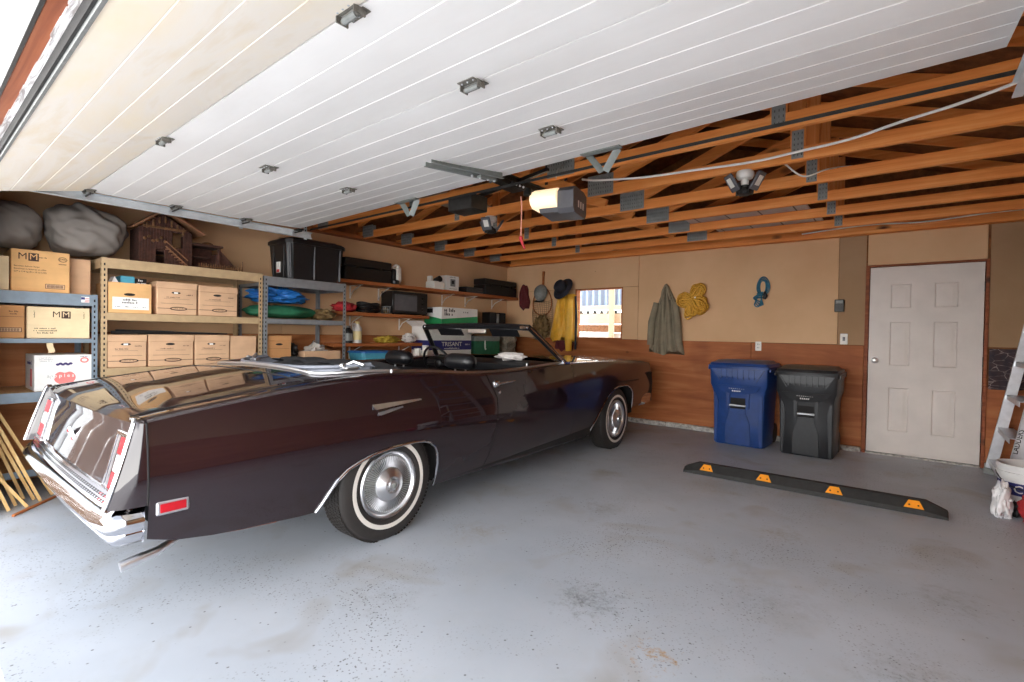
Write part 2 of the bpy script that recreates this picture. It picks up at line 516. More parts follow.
# left wall
mb = MB()
mb.box((XL-.12, .245, 0), (XL-.001, YB, 2.66), mi=1)
mb.box((XL-.001, .33, 1.2), (XL+.011, 2.75, 2.412), .002, 0); mb.box((XL-.001, 2.753, 1.2), (XL+.011, 5.19, 2.412), .002, 0); mb.box((XL-.001, 5.193, 1.2), (XL+.011, YB-.014, 2.412), .002, 0)
struct(mb, 'wall_left', [m_dry, m_osb], 'left wall of tan wallboard behind the shelves')
mb = MB(); mb.box((XL-.001, .33, .06), (XL+.012, YB-.014, 1.197), .002)
struct(mb, 'wall_left_lower', m_plyl, 'orange plywood lower part of left wall')
# right wall
mb = MB()
mb.box((XR+.001, .245, 0), (XR+.12, YB, 2.66), mi=1); mb.box((XR-.011, .33, 1.2), (XR+.001, YB-.014, 2.412), .002, 0)
struct(mb, 'wall_right', [m_dry, m_osb], 'right wall of tan wallboard above plywood')
mb = MB(); mb.box((XR-.012, .33, .06), (XR+.001, YB-.014, 1.197), .002)
struct(mb, 'wall_right_lower', m_plyl, 'plywood lower part of right wall')
# front wall round the door opening, gable above
OX0, OX1, OZ = -4.62, .28, 2.135
mb = MB()
for a, b in (((XL-.12, 0), (OX0-.04, 2.5)), ((OX1+.04, 0), (XR+.12, 2.5)), ((OX0-.04, OZ+.002), (OX1+.04, 2.5))):
    mb.box((a[0], .262, a[1]), (b[0], YF, b[1]), mi=1)
    mb.box((a[0]-.0, .2455, a[1]), (b[0], .261, b[1]), mi=0)
RX = (XL+XR)/2
def gable(mb, y0, y1):
    q = [(XL-.12, 2.5), (XR+.12, 2.5), (XR+.12, zroof(XR+.12)+.105), (RX, zroof(RX)+.105), (XL-.12, zroof(XL-.12)+.105)]
    mb.prism([(x, z) for x, z in q], -y1, -y0, 0, Matrix(((1, 0, 0, 0), (0, 0, -1, 0), (0, 1, 0, 0), (0, 0, 0, 1))))
def zroof(x): return 2.505 + .333*(min(x-XL, XR-x)+.2)
gable(mb, .2455, .31)
struct(mb, 'wall_front', [m_siding, m_osb], 'white sided front wall round the garage door opening')
mb = MB(); mb.box((OX0, .258, OZ-.012), (OX1, .300, OZ+.001), .002)
struct(mb, 'trim_header', m_rawwood, 'bare brown header board over the door opening')
mb = MB(); mb.box((OX0, .246, OZ-.016), (OX1, .2575, OZ+.001), .001)
struct(mb, 'trim_flashing', m_steeld, 'dark metal flashing on the outer edge of the header')
t = NT('peeling_white_paint')
f = t.noise(t.map((3, 40, 40)), 1.0, 6, .7, .8)
m_peel = t.set(t.ramp(f, [(.42, lin((236, 234, 232))), (.56, lin((150, 142, 138)))]), .7)
mb = MB(); rn = random.Random(5)
x = OX0
while x < OX1:
    x2 = min(x+rn.uniform(.03, .14), OX1)
    mb.box((x, .3005-rn.uniform(0, .006), OZ-.02), (x2, .329, OZ+.001)); x = x2
struct(mb, 'trim_stop', m_peel, 'white door stop strip with peeling paint under the header')
mb = MB()
for x0, x1 in ((OX0-.04, OX0), (OX1, OX1+.04)): mb.box((x0, .25, 0), (x1, .335, OZ), .003)
struct(mb, 'trim_jamb', m_siding, 'white side jambs of the garage door opening')

# roof
mb = MB()
for sx in (0, 1):
    xe = XL-.3 if sx == 0 else XR+.3
    ze, zr = zroof(xe)+.0, zroof(RX)
    pts = [(xe, ze+.1), (RX, zr+.1), (RX, zr+.14), (xe, ze+.14)]
    mb.add([(x, y, z) for y in (.2, YB+.2) for x, z in pts], [(0,1,2,3), (7,6,5,4), (0,4,5,1), (1,5,6,2), (2,6,7,3), (3,7,4,0)])
struct(mb, 'ceiling', m_osb, 'dark brown roof sheathing above the trusses')
mb = MB()
gable(mb, YB, YB+.08)
struct(mb, 'wall_gable', m_osb, 'bare sheathing of the back gable above the wall plate')
mb = MB()
mb.box((XL, .33, 2.413), (XL+.13, YB, 2.455), .003); mb.box((XR-.13, .33, 2.413), (XR, YB, 2.455), .003)
struct(mb, 'trim_side_plates', m_shelfwood, 'brown timber top plates on the side walls')
mb = MB()
mb.box((XL+.131, YB-.10, 2.413), (XR-.131, YB-.004, 2.452), .003); mb.box((XL+.131, YB-.075, 2.453), (XR-.131, YB-.036, 2.54), .003)
struct(mb, 'trim_back_plate', m_truss, 'brown timber top plate along the back wall')

# trusses
def ztc(x): return zroof(x)-.02    # underside line of the top chord
def make_truss(y, first):
    root = thing('roof_truss', None, None, (RX, y, 2.42))
    root['kind'] = 'structure'
    mb = MB(); mb.box((XL+.0, y-.019, 2.456 if False else 2.42), (XR, y+.019, 2.509), .003)
    mb.build('bottom_chord', m_truss, root)
    for sx in (0, 1):
        xe = XL+.01 if sx == 0 else XR-.01
        mb = MB(); z0, z1 = zroof(xe), zroof(RX)
        lo = [(xe, z0-.0), (RX, z1-.0), (RX, z1+.09), (xe, z0+.09)]
        mb.add([(x, yy, z) for yy in (y-.019, y+.019) for x, z in lo], [(0,1,2,3), (7,6,5,4), (0,4,5,1), (1,5,6,2), (2,6,7,3), (3,7,4,0)])
        mb.build('top_chord', m_truss, root)
    for sx in (-1, 1):
        xv = RX + sx*1.575
        mb = MB(); mb.box((xv-.045, y-.018, 2.51), (xv+.045, y+.018, ztc(xv)), .003); mb.build('web', m_trussv, root)
        a, b = V((RX+sx*.16, y, 2.53)), V((xv-sx*.05, y, ztc(xv)-.08))
        d = (b-a).normalized(); n_ = V((-d.z, 0, d.x))*.044
        mb = MB()
        mb.add([tuple(p+q+V((0, yy, 0))) for yy in (-.018, .018) for p, q in ((a, n_), (b, n_), (b, -n_), (a, -n_))], [(0,1,2,3), (7,6,5,4), (0,4,5,1), (1,5,6,2), (2,6,7,3), (3,7,4,0)])
        mb.build('web', m_truss, root)
    for (x0, x1, z0, z1) in ((RX+.0, RX+.24, 2.43, 2.60), (RX+1.54, RX+1.61, 2.435, 2.62), (RX-1.61, RX-1.54, 2.435, 2.62), (XL+.12, XL+.34, 2.43, 2.575), (XR-.34, XR-.12, 2.43, 2.575)):
        mb = MB()
        for s in (-1, 1): mb.box((x0, y+s*.019, z0), (x1, y+s*.0215, z1), .0008)
        for i in range(int((x1-x0)/.022)):
            for j in range(int((z1-z0)/.035)):
                px, pz = x0+.014+i*.022, z0+.016+j*.035
                mb.box((px, y-.0222, pz), (px+.004, y-.0212, pz+.014), 0, 1)
        mb.build('nail_plate', [m_galvd, m_steeld], root)
    return root
TY = (2.52, 3.13, 3.74, 4.35, 4.96, 5.57, 6.18)
ORD = ('end of the raised door', 'motor of the door opener', 'two folding lamps', 'foil boards', 'white boards', 'boards near the back wall', 'back wall plate')
tr0 = make_truss(TY[0], True)
labs = ('timber roof truss nearest the raised garage door', 'timber roof truss beside the opener motor', 'timber roof truss carrying the two folding lamps', 'timber roof truss just behind the folding lamps',
        'timber roof truss before the white boards', 'timber roof truss under the front of the white boards', 'timber roof truss nearest the back wall')
for y, lb in zip(TY, labs):
    r = tr0 if y == TY[0] else dup(tr0, (RX, y, 2.42))
    tag(r, lb, 'roof truss', 'timber roof trusses', 'structure')

# ------------------------------------------------------------------ window and the yard behind it
mb = MB()
for a, b in (((WX0, WZ0), (WX0+.028, WZ1)), ((WX1-.022, WZ0), (WX1, WZ1)), ((WX0+.029, WZ1-.022), (WX1-.023, WZ1)), ((WX0+.029, WZ0), (WX1-.023, WZ0+.018))):
    mb.box((a[0], YB-.014, a[1]), (b[0], YB+.10, b[1]), .002)
w = mb.build('window_1', m_shelfwood); tag(w, 'small window in the back wall beside the yellow raincoat', 'window', None, 'structure')
t = NT('window_glass'); N_ = t.t.nodes; 
tr_ = N_.new('ShaderNodeBsdfTransparent'); gl_ = N_.new('ShaderNodeBsdfGlossy'); gl_.inputs['Roughness'].default_value = .02
fr_ = N_.new('ShaderNodeLayerWeight'); fr_.inputs['Blend'].default_value = .5
pw_ = N_.new('ShaderNodeMath'); pw_.operation = 'POWER'; pw_.inputs[1].default_value = 4.0; ml_ = N_.new('ShaderNodeMath'); ml_.operation = 'MULTIPLY_ADD'; ml_.inputs[1].default_value = .8; ml_.inputs[2].default_value = .05
mx_ = N_.new('ShaderNodeMixShader')
tr_.inputs['Color'].default_value = (.94, .96, .95, 1)
t.l(fr_.outputs['Facing'], pw_.inputs[0]); t.l(pw_.outputs[0], ml_.inputs[0]); t.l(ml_.outputs[0], mx_.inputs[0]); t.l(tr_.outputs[0], mx_.inputs[1]); t.l(gl_.outputs[0], mx_.inputs[2])
out_ = [n for n in N_ if n.type == 'OUTPUT_MATERIAL'][0]; t.l(mx_.outputs[0], out_.inputs['Surface'])
m_glass = t.m
mb = MB(); mb.box((WX0+.029, YB+.05, WZ0+.019), (WX1-.023, YB+.054, WZ1-.023)); mb.build('pane', m_glass, w)
mb = MB(); mb.box((-14, YB+.25, -.2), (12, 30, -.03)); struct(mb, 'outside_ground', m_drive, 'pale ground of the yard behind the garage', cat='ground')
# neighbouring lean-to: corrugated sheet on rails
t = NT('corrugated_sheet'); m_corr = t.set(lin((150, 168, 196)), .5, .1)
m_pale = plain('pale_timber', (236, 214, 184), .7, var=.06)
FY = 8.3
root = thing('lean_to_fence', 'timber fence with corrugated blue-grey sheet seen through the window', 'fence', (-4.6, FY, 0))
P_ = []
for i in range(161):
    x = -7.2+i*.035; P_.append([(x, FY+.35+.018*sin(i*2*pi/4), z) for z in (1.832, 2.75)])
mb = MB(); mb.grid(P_)
mb2 = MB(); Q = [[(p[0], p[1]+.004, p[2]) for p in row] for row in P_]; mb.grid(Q)
mb.build('corrugated_sheet', m_corr, root)
for (z0, z1, m, yo) in ((1.745, 1.83, m_pale, .30), (1.465, 1.655, m_pale, 0), (1.31, 1.455, m_stable2, .14), (1.09, 1.295, m_white, 0)):
    mb = MB(); mb.box((-7.2, FY+yo, z0), (-1.8, FY+yo+.05, z1), .004); mb.build('rail', m, root)
mb = MB()
for i in range(36): mb.box((-7.1+i*.15, FY+.29, 1.685), (-7.03+i*.15, FY+.30, 1.735), .003)
mb.box((-7.2, FY+.28, 1.66), (-1.8, FY+.33, 1.686)); mb.build('ledger', m_steeld, root)
for x in (-6.4, -4.28, -2.4):
    mb = MB(); mb.box((x-.05, FY-.06, 0), (x+.05, FY-.005, 2.6), .004); mb.build('post', m_pale, root)
m_pinkw = m_pale

# ------------------------------------------------------------------ white panel door
xs_ = [-.345, -.16, .01, .2, .385, .575]; zs_ = [.025, .27, .74, .98, 1.45, 1.6, 1.855, 2.045]
yf = YB-.022
mb = MB()
for i in range(5):
    for j in range(7):
        x0, x1, z0, z1 = xs_[i], xs_[i+1], zs_[j], zs_[j+1]
        if i in (1, 3) and j in (1, 3, 5):
            rings = []
            for ins, dy in ((0, 0), (.008, .009), (.022, .009), (.040, .001), (.044, .0005)):
                rings.append([(x0+ins, yf+dy, z0+ins), (x1-ins, yf+dy, z0+ins), (x1-ins, yf+dy, z1-ins), (x0+ins, yf+dy, z1-ins)])
            mb.grid(rings, 0, False, True); mb.add(rings[-1], [(0, 1, 2, 3)])
        else:
            mb.add([(x0, yf, z0), (x1, yf, z0), (x1, yf, z1), (x0, yf, z1)], [(0, 1, 2, 3)])
x0, x1, z0, z1 = xs_[0], xs_[-1], zs_[0], zs_[-1]
mb.add([(x0, yf, z0), (x1, yf, z0), (x1, yf, z1), (x0, yf, z1), (x0, yf+.04, z0), (x1, yf+.04, z0), (x1, yf+.04, z1), (x0, yf+.04, z1)], [(4,7,6,5), (0,4,5,1), (1,5,6,2), (2,6,7,3), (3,7,4,0)])
d = mb.build('door_1', m_doorwhite, None, 30); tag(d, 'white six-panel door in the back wall', 'door', None, 'structure')
mb = MB()
mb.box((DX0, YB-.028, 0), (-.352, YB+.09, DZ), .002); mb.box((.582, YB-.03, 0), (DX1+.01, YB+.09, DZ), .002); mb.box((-.351, YB-.028, 2.052), (.581, YB+.09, DZ), .002)
mb.box((DX0, YB+.075, 0), (DX1, YB+.10, DZ), 0)  # unseen backing added behind the slab to stop daylight leaking round it
mb.build('door_frame', m_rawwood, d)
mb = MB(); mb.box((-.351, YB-.03, -.005), (.581, YB+.09, .018), .004); mb.build('threshold', [m_curb], d)
mb = MB()
T = Matrix.Translation((-.285, yf, 1.03)) @ Matrix.Rotation(pi/2, 4, 'X')
mb.lathe([(0, .0), (.034, .0), (.034, .006), (.016, .010), (.013, .03), (.024, .038), (.030, .052), (.026, .066), (.012, .072), (0, .073)], 24, 0, T)
mb.build('door_handle', m_chrome2, d)
mb = MB()
for z in (.3, 1.05, 1.8): mb.box((.574, yf-.004, z-.05), (.584, yf+.002, z+.05), .001)
mb.build('hinge', m_steeld, d)
# dark patterned sheet and bare board right of the door
t = NT('dark_patterned_sheet')
vv = t.voro(t.map((1, 1, 1.8)), 9, 'DISTANCE_TO_EDGE'); ff = t.noise(t.map(), 10, 4)
c1 = t.ramp(ff, [(.35, lin((38, 34, 44))), (.6, lin((70, 52, 54))), (.72, lin((146, 128, 118)))])
m_dsheet = t.set(t.mix(t.mul(t.band(vv, .03, .01), t.band(ff, .4, .6)), c1, lin((170, 156, 148))), .8)
mb = MB()
P_ = [[(.622+.5*i/14, YB-.022-.008*sin(i*1.7)-.006*sin(j*1.3+i), 1.185-.40*j/8) for j in range(9)] for i in range(15)]
mb.grid(P_); mb.grid([[(p[0], p[1]+.006, p[2]) for p in r] for r in P_])
solo(mb, 'wall_sheet', m_dsheet, 'dark patterned sheet tacked to the wall right of the white door', 'sheet')

# unseen board fence, added so the car's tail has something to reflect
m_reflfence = plain('reflection_fence_board', (104, 82, 66), .85, 0, .25, 6)
root = thing('reflection_fence', 'unseen brown board fence added beside the driveway for reflections', 'fence', (-8.2, -4, 0)); root['kind'] = 'structure'
for i in range(30):
    y = -11.5+i*.37
    mb = MB(); mb.box((-8.2, y, -.012), (-8.17, y+.355, 1.85+.012*(i % 3)), .004); mb.build('board', m_reflfence, root)
# ------------------------------------------------------------------ raised sectional garage door
t = NT('garage_door_white')
f = t.noise(t.map((.5, 1.5, 1.5)), 1.6, 5, .6)
m_gd = t.set(t.ramp(f, [(.3, lin((226, 223, 219))), (.7, lin((240, 238, 235)))]), .45)
t = NT('garage_door_stained')
f = t.noise(t.map((.6, 2.2, 2.2)), 1.5, 5, .65, .5)
g2 = t.noise(t.map((.4, 1, 1)), 1.1, 3)
c1 = t.ramp(f, [(.3, lin((244, 228, 198))), (.55, lin((240, 232, 220))), (.75, lin((230, 210, 174)))])
m_gds = t.set(c1, .5)
GX0, GX1 = -4.575, .245
def zfar(x): return 2.222 + (x-GX0)/(GX1-GX0)*.062
gd = thing('garage_door', 'white sectional garage door raised flat overhead', 'garage door', ((GX0+GX1)/2, .345, 2.087))
YS = [.345, .86, 1.393, 1.926, 2.448]
ZS = [lambda x: 2.087, lambda x: 2.205, lambda x: 2.207, lambda x: 2.209, zfar]
TH = .045
for k in range(4):
    mb = MB()
    st = []
    nb = 4
    ss = [0.0]
    for q in range(1, nb):
        c = q/nb; w_ = .007
        ss += [c-w_, c-w_*.35, c+w_*.35, c+w_]
    ss.append(1.0)
    cols = []
    for xi in range(13):
        x = GX0+(GX1-GX0)*xi/12
        y0, y1, z0, z1 = YS[k], YS[k+1], ZS[k](x), ZS[k+1](x)
        L = math.hypot(y1-y0, z1-z0); ty, tz = (y1-y0)/L, (z1-z0)/L
        ny, nz = tz, -ty            # towards the floor
        e = .0035/L
        row = []
        lo = e if k else 0; hi = 1-e
        for i, s in enumerate(ss):
            s2 = lo+(hi-lo)*s
            dpt = -.0022 if (0 < i < len(ss)-1 and (i-1) % 4 in (1, 2)) else 0
            if i in (0, len(ss)-1): dpt = -.002
            row.append((x, y0+ty*L*s2+ny*dpt, z0+tz*L*s2+nz*dpt))
        row.append((x, y0+ty*L*hi-ny*TH, z0+tz*L*hi-nz*TH)); row.append((x, y0+ty*L*lo-ny*TH, z0+tz*L*lo-nz*TH))
        cols.append(row)
    mb.grid(cols, 0, False, True)
    n = len(cols[0]); mb.add(cols[0], [tuple(range(n))]); mb.add(cols[-1], [tuple(range(n-1, -1, -1))])
    sec = mb.build('door_section', [m_gds if k == 0 else m_gd], gd, 25)
    if k == 0: sec['label'] = 'yellow-stained bottom section of the door'
ay, az = .515/.5283, .118/.5283
def dedge(d, n): return (.345+ay*d+az*n, 2.087+az*d-ay*n)   # along the bottom section / out of its face
mb = MB()
for (d0, d1, n0, n1, mi) in ((-.012, -.001, -.050, .004, 0), (-.022, -.0125, -.040, -.006, 1)):
    q = [dedge(d0, n0), dedge(d1, n0), dedge(d1, n1), dedge(d0, n1)]
    vs = [(x, y, z) for x in (GX0, GX1) for y, z in q]
    mb.add(vs, [(0,1,2,3), (7,6,5,4), (0,4,5,1), (1,5,6,2), (2,6,7,3), (3,7,4,0)], mi)
for i in range(34):
    x = GX0+.08+i*.142
    y, z = dedge(-.013, -.012 - .018*(i % 2))
    mb.ball((x, y, z), .006, 8, 2)
mb.build('bottom_seal', [m_galvd, m_rubber, m_alum], gd, 30)
def hinge(x, y, z):
    mb = MB(); H = Matrix.Translation((x, y, z)) @ Matrix.Scale(.72, 4) @ Matrix.Translation((-x, -y, -z))
    mb.box((x-.062, y-.055, z-.006), (x+.055, y-.008, z-.001), .002); mb.box((x-.050, y+.008, z-.006), (x+.075, y+.050, z-.001), .002)
    mb.box((x-.066, y-.028, z-.034), (x-.058, y+.030, z-.002), .001); mb.box((x+.058, y-.028, z-.034), (x+.066, y+.030, z-.002), .001)
    mb.cyl((x-.066, y, z-.022), (x+.068, y, z-.022), .011, None, 10); mb.cyl((x-.045, y, z-.024), (x+.045, y, z-.024), .016, None, 10, 1)
    for dx in (-.04, 0, .04):
        mb.ball((x+dx, y-.036, z-.007), .006, 8, 2); mb.ball((x+dx+.01, y+.034, z-.007), .006, 8, 2)
    mb.v = [tuple(H @ V(p)) for p in mb.v]
    mb.build('hinge', [m_hinge, m_galvd, m_alum], gd, 30)
for y in YS[1:4]:
    for x in (GX0+.045, -2.985, -1.333): hinge(x, y, 2.207)
for x0, s in ((GX0, -1),):
    for y in YS[1:4]+[2.40]:
        z = 2.20 if y < 2.3 else zfar(x0)-.02
        mb = MB()
        mb.cyl((x0-s*.10, y, z-.024), (x0+s*.035, y, z-.024), .006, None, 8); mb.cyl((x0+s*.030, y, z-.024), (x0+s*.045, y, z-.024), .020, None, 16, 1)
        mb.box((x0-s*.09, y-.03, z-.012), (x0-s*.01, y+.03, z-.001), .002)
        mb.build('roller', [m_steeld, m_alum], gd, 30)
# operator bracket on the top section and two perforated V braces at its edge
mb = MB()
T = Matrix.Translation((-2.075, 2.13, 2.238)) @ Matrix.Rotation(R(-11), 4, 'Z') @ Matrix.Rotation(R(2.5), 4, 'X')
mb.box((-.032, -.26, -.006), (.032, .25, 0), .001, 0, T)
mb.box((-.032, -.26, -.040), (-.028, .25, -.006), .001, 0, T); mb.box((.028, -.26, -.040), (.032, .25, -.006), .001, 0, T)
mb.box((-.050, -.26, -.040), (-.032, .25, -.036), .001, 0, T); mb.box((.032, -.26, -.040), (.050, .25, -.036), .001, 0, T)
mb.box((-.02, .09, -.052), (.02, .20, -.034), .002, 0, T)
for yy in (.04, .10, .16, .21): mb.ball((.0, yy, -.05), .009, 8, 1, T=T)
mb.build('operator_bracket', [m_zinc, m_alum], gd, 30)
for cx in (-2.98, -1.34):
    z = zfar(cx)-.004
    mb = MB()
    mb.box((cx-.12, 2.40, z-.006), (cx+.12, 2.445, z), .001)
    for s in (-1, 1):
        a, b = V((cx+s*.09, 2.45, z)), V((cx+.01*s, 2.46, z-.105))
        mb.tube([a, b], .020, 4, 0, flat=.12)
    mb.build('brace', [m_zinc], gd, 30)

# ------------------------------------------------------------------ tracks
def track(x, s, label):
    """s=+1: channel opens towards +X"""
    base = thing('door_track', label, 'garage door track', (x, .36, 0), 0, 'garage door tracks')
    zc = 2.178
    path = [(.365, .02), (.365, 1.2), (.368, 2.02)]
    for i in range(1, 9):
        a = pi/2*i/8; path.append((.368+.15*(1-cos(a)), 2.02+.158*sin(a)))
    path += [(1.4, zc), (2.58, zc)]
    prof = [(.028, -.024), (.028, -.030), (-.002, -.030), (-.004, 0), (-.002, .030), (.028, .030), (.028, .024), (.004, .022), (.002, 0), (.004, -.022)]
    P_ = []
    for i, (y, z) in enumerate(path):
        a, b = path[max(0, i-1)], path[min(len(path)-1, i+1)]
        ty, tz = b[0]-a[0], b[1]-a[1]; L = math.hypot(ty, tz); ty /= L; tz /= L
        P_.append([(x+s*u, y-tz*w, z+ty*w) for u, w in prof])
    mb = MB(); mb.grid(P_, 0, False, True)
    mb.add(P_[-1], [tuple(range(10))])
    mb.build('rail', [m_bright], base, 30)
    mb = MB()
    mb.box((x-s*.004-s*.004, 1.25, zc+.031), (x-s*.034, 2.58, zc+.035), .001); mb.box((x-s*.007, 1.25, zc-.03), (x-s*.011, 2.58, zc+.031), .001)
    for i in range(26): mb.box((x-s*.0060, 1.28+i*.05, zc-.006), (x-s*.0115, 1.30+i*.05, zc+.006), 0, 1)
    mb.build('angle_iron', [m_galv, m_dark], base, 30)
    for y, zt_ in ((2.53, 2.43), (1.93, 2.6)):
        mb = MB(); mb.box((x-s*.012, y-.016, zc-.04), (x-s*.016, y+.016, zt_), .001)
        for i in range(6): mb.box((x-s*.0110, y-.006, zc+.04+i*.032), (x-s*.0165, y+.006, zc+.055+i*.032), 0, 1)
        mb.build('hanger_strap', [m_bright, m_dark], base, 30)
    return base
track(-4.634, 1, 'galvanised door track along the left side above the storage shelves')
track(.304, -1, 'galvanised door track at right end of the raised door')
mb = MB()
mb.box((-4.66, 2.585, 2.236), (.33, 2.588, 2.254), .001); mb.box((-4.66, 2.588, 2.251), (.33, 2.605, 2.254), .001)
solo(mb, 'cross_brace', [m_steeld], 'long thin steel angle spanning between the two door tracks', 'brace')

m_pinkcord = plain('pale_red_cord', (220, 150, 130), .7)
# ------------------------------------------------------------------ door opener
t = NT('lit_lens')
m_lens = t.set(lin((255, 232, 196)), .35)
t.b.inputs['Emission Color'].default_value = (1.0, .76, .46, 1); t.b.inputs['Emission Strength'].default_value = .40
op = thing('garage_door_opener', 'overhead door opener with lit warm lens and grey motor housing', 'door opener', (-2.2, 3.1, 2.24))
def capbox(mb, x0, x1, prof, mi=0, T=None):
    vs = [(x, y, z) for x in (x0, x1) for y, z in prof]; n = len(prof)
    mb.add(vs, [tuple(range(n)), tuple(range(2*n-1, n-1, -1))] + [(i, (i+1) % n, n+(i+1) % n, n+i) for i in range(n)], mi, T)
OT = Matrix.Translation((-1.985, 3.09, 2.12)) @ Matrix.Rotation(R(12), 4, 'Z')
mb = MB()
capbox(mb, -.02, .10, [(-.13, .03), (-.09, 0), (.13, -.005), (.16, .03), (.16, .165), (.10, .185), (-.09, .185), (-.13, .15)], 0, OT)
capbox(mb, -.165, -.015, [(-.10, .012), (.13, .0), (.15, .03), (.15, .04), (-.12, .04)], 0, OT)
for i in range(3): mb.box((.1002, -.03+.05*i, .05), (.102, -.005+.05*i, .10), .001, 1, OT)
mb.build('motor_housing', [m_greypl, m_switch], op, 30)
mb = MB()
P_ = []
for i in range(13):
    a = pi*(-.28+1.28*i/12)
    yy = -.055-.115*cos(a)*1.0 if i else -.06
    P_.append([(x, .02-.15*cos(pi*(i/12-.5)) if False else yy, .098+.086*sin(a-.45)) for x in (-.19, -.17, -.02)])
prof = [(.14, .045), (-.10, .045), (-.145, .07), (-.165, .11), (-.155, .150), (-.12, .178), (-.05, .19), (.14, .19)]
rows = []
for x, k in ((-.25, .55), (-.235, .86), (-.20, .97), (-.022, 1.0)):
    rows.append([(x, .0+(y-0)*k, .115+(z-.115)*k) for y, z in prof])
mb.grid(rows, 0, False, True, OT); mb.add(rows[0], [tuple(range(len(prof)))], 0, OT); mb.add(rows[-1], [tuple(range(len(prof)))], 0, OT)
ln = mb.build('light_lens', [m_lens], op, 40)
mb = MB()
mb.box((-2.225, .36, 2.350), (-2.175, 3.10, 2.354), .001); mb.box((-2.204, .36, 2.31), (-2.196, 3.12, 2.35), .001); mb.box((-2.222, .36, 2.306), (-2.178, 3.12, 2.31), .001)
mb.build('rail', [m_steeld], op, 30)
mb = MB()
mb.box((-2.24, 2.46, 2.275), (-2.16, 2.80, 2.305), .004); mb.tube([(-2.2, 2.52, 2.28), (-2.13, 2.47, 2.25), (-2.085, 2.36, 2.205)], .012, 6, 0, flat=.5)
mb.box((-2.26, 2.66, 2.262), (-2.14, 2.80, 2.300), .004); mb.cyl((-2.2, 2.9, 2.26), (-2.2, 2.9, 2.31), .03, None, 14)
for dy in (2.69, 2.73, 2.77): mb.ball((-2.14, dy, 2.28), .009, 8, 1)
mb.build('trolley', [m_steeld, m_alum], op, 30)
mb = MB()
mb.tube([(-2.85, 2.80, 2.265), (-1.95, 2.80, 2.375)], .017, 4)
mb.box((-2.74, 2.62, 2.16), (-2.50, 2.80, 2.27), .004)
for s in (-.09, .09): mb.box((-2.155+s-.014, 3.2, 2.42), (-2.155+s+.014, 3.204, 2.62), .001)
mb.tube(spline([(-2.10, 3.12, 2.42), (-2.06, 3.08, 2.47), (-2.02, 3.10, 2.50)], 5), .006, 6, 1)
mb.build('hanger_bracket', [m_steeld, m_galv], op, 30)
mb = MB()
mb.tube(spline([(-2.285, 2.93, 2.275), (-2.283, 2.94, 2.2), (-2.285, 2.94, 2.05), (-2.284, 2.94, 1.97)], 4), .0045, 6)
mb.build('release_cord', [m_pinkcord], op)['label'] = 'thin pale red release cord'
mb = MB()
mb.tube([(-2.290, 2.935, 1.975), (-2.284, 2.94, 1.955), (-2.255, 2.95, 1.885)], [.010, .013, .008], 8)
mb.ball((-2.285, 2.94, 1.967), .016, 10)
mb.build('release_handle', [m_redc], op)
# ------------------------------------------------------------------ folding three-panel lamps
def folding_lamp(x, y, rz, label):
    r = thing('folding_lamp', label, 'lamp', (x, y, 2.235), rz, 'folding three-panel lamps')
    mb = MB()
    mb.lathe([(0, .185), (.052, .184), (.060, .170), (.060, .150), (.050, .132), (.028, .124), (.024, .085), (0, .085)], 24)
    mb.build('lamp_holder', m_switch, r, 40, True)
    mb = MB(); mb.lathe([(0, .086), (.024, .086), (.030, .075), (.052, .060), (.056, .040), (.046, .022), (.03, .015), (0, .015)], 24)
    for k in range(8):
        a = 2*pi*k/8; mb.box((.045, -.003, .02), (.060, .003, .062), .001, 0, Matrix.Rotation(a, 4, 'Z'))
    mb.build('body', m_steeld, r, 40, True)
    for k in range(3):
        T = Matrix.Rotation(2*pi*k/3+.3, 4, 'Z') @ Matrix.Translation((.062, 0, .045)) @ Matrix.Rotation(R(-58), 4, 'Y')
        mb = MB()
        mb.box((-.004, -.048, -.008), (.125, .048, .008), .006, 0, T)
        for q in range(7): mb.box((.006+q*.016, -.044, .008), (.010+q*.016, .044, .014), .001, 0, T)
        pn = mb.build('panel', m_greypl, r, 40, True)
        mb = MB(); mb.box((.030, -.026, -.0105), (.100, .026, -.0081), .001, 0, T); mb.build('lens', m_switch, pn, 40, True)
    return r
folding_lamp(-3.3, 3.745, .5, 'folding three-panel lamp under the trusses over the car')
folding_lamp(-.925, 3.745, 1.5, 'folding three-panel lamp under the trusses nearer the white door')
# ------------------------------------------------------------------ things up on the trusses
t = NT('white_foil_board')
br = t.n('ShaderNodeTexBrick'); br.inputs['Scale'].default_value = 1; br.inputs['Color1'].default_value = (*lin((206, 200, 196)), 1); br.inputs['Color2'].default_value = (*lin((184, 178, 176)), 1)
br.inputs['Mortar'].default_value = (*lin((96, 88, 84)), 1); br.inputs['Mortar Size'].default_value = .008; br.inputs['Brick Width'].default_value = .31; br.inputs['Row Height'].default_value = .31
t.l(t.map(), br.inputs['Vector']); m_foil = t.set(br.outputs['Color'], .5)
mb = MB(); mb.box((-1.93, 5.02, 2.512), (-.78, 5.63, 2.532), .003)
solo(mb, 'ceiling_board', m_foil, 'white seamed board laid across the trusses, nearer the camera of two', 'board', 'white boards on the trusses')
mb = MB(); mb.box((-1.80, 5.65, 2.512), (-.74, 6.22, 2.532), .003)
solo(mb, 'ceiling_board', m_foil, 'white seamed board laid across the trusses next to the back wall', 'board', 'white boards on the trusses')
mb = MB(); mb.box((-3.66, 3.12, 2.511), (-3.28, 3.755, 2.519), .002)
solo(mb, 'hardboard_sheet', plain('grey_brown_hardboard', (150, 126, 104), .7), 'small grey-brown board lying on the trusses left of the opener', 'board')
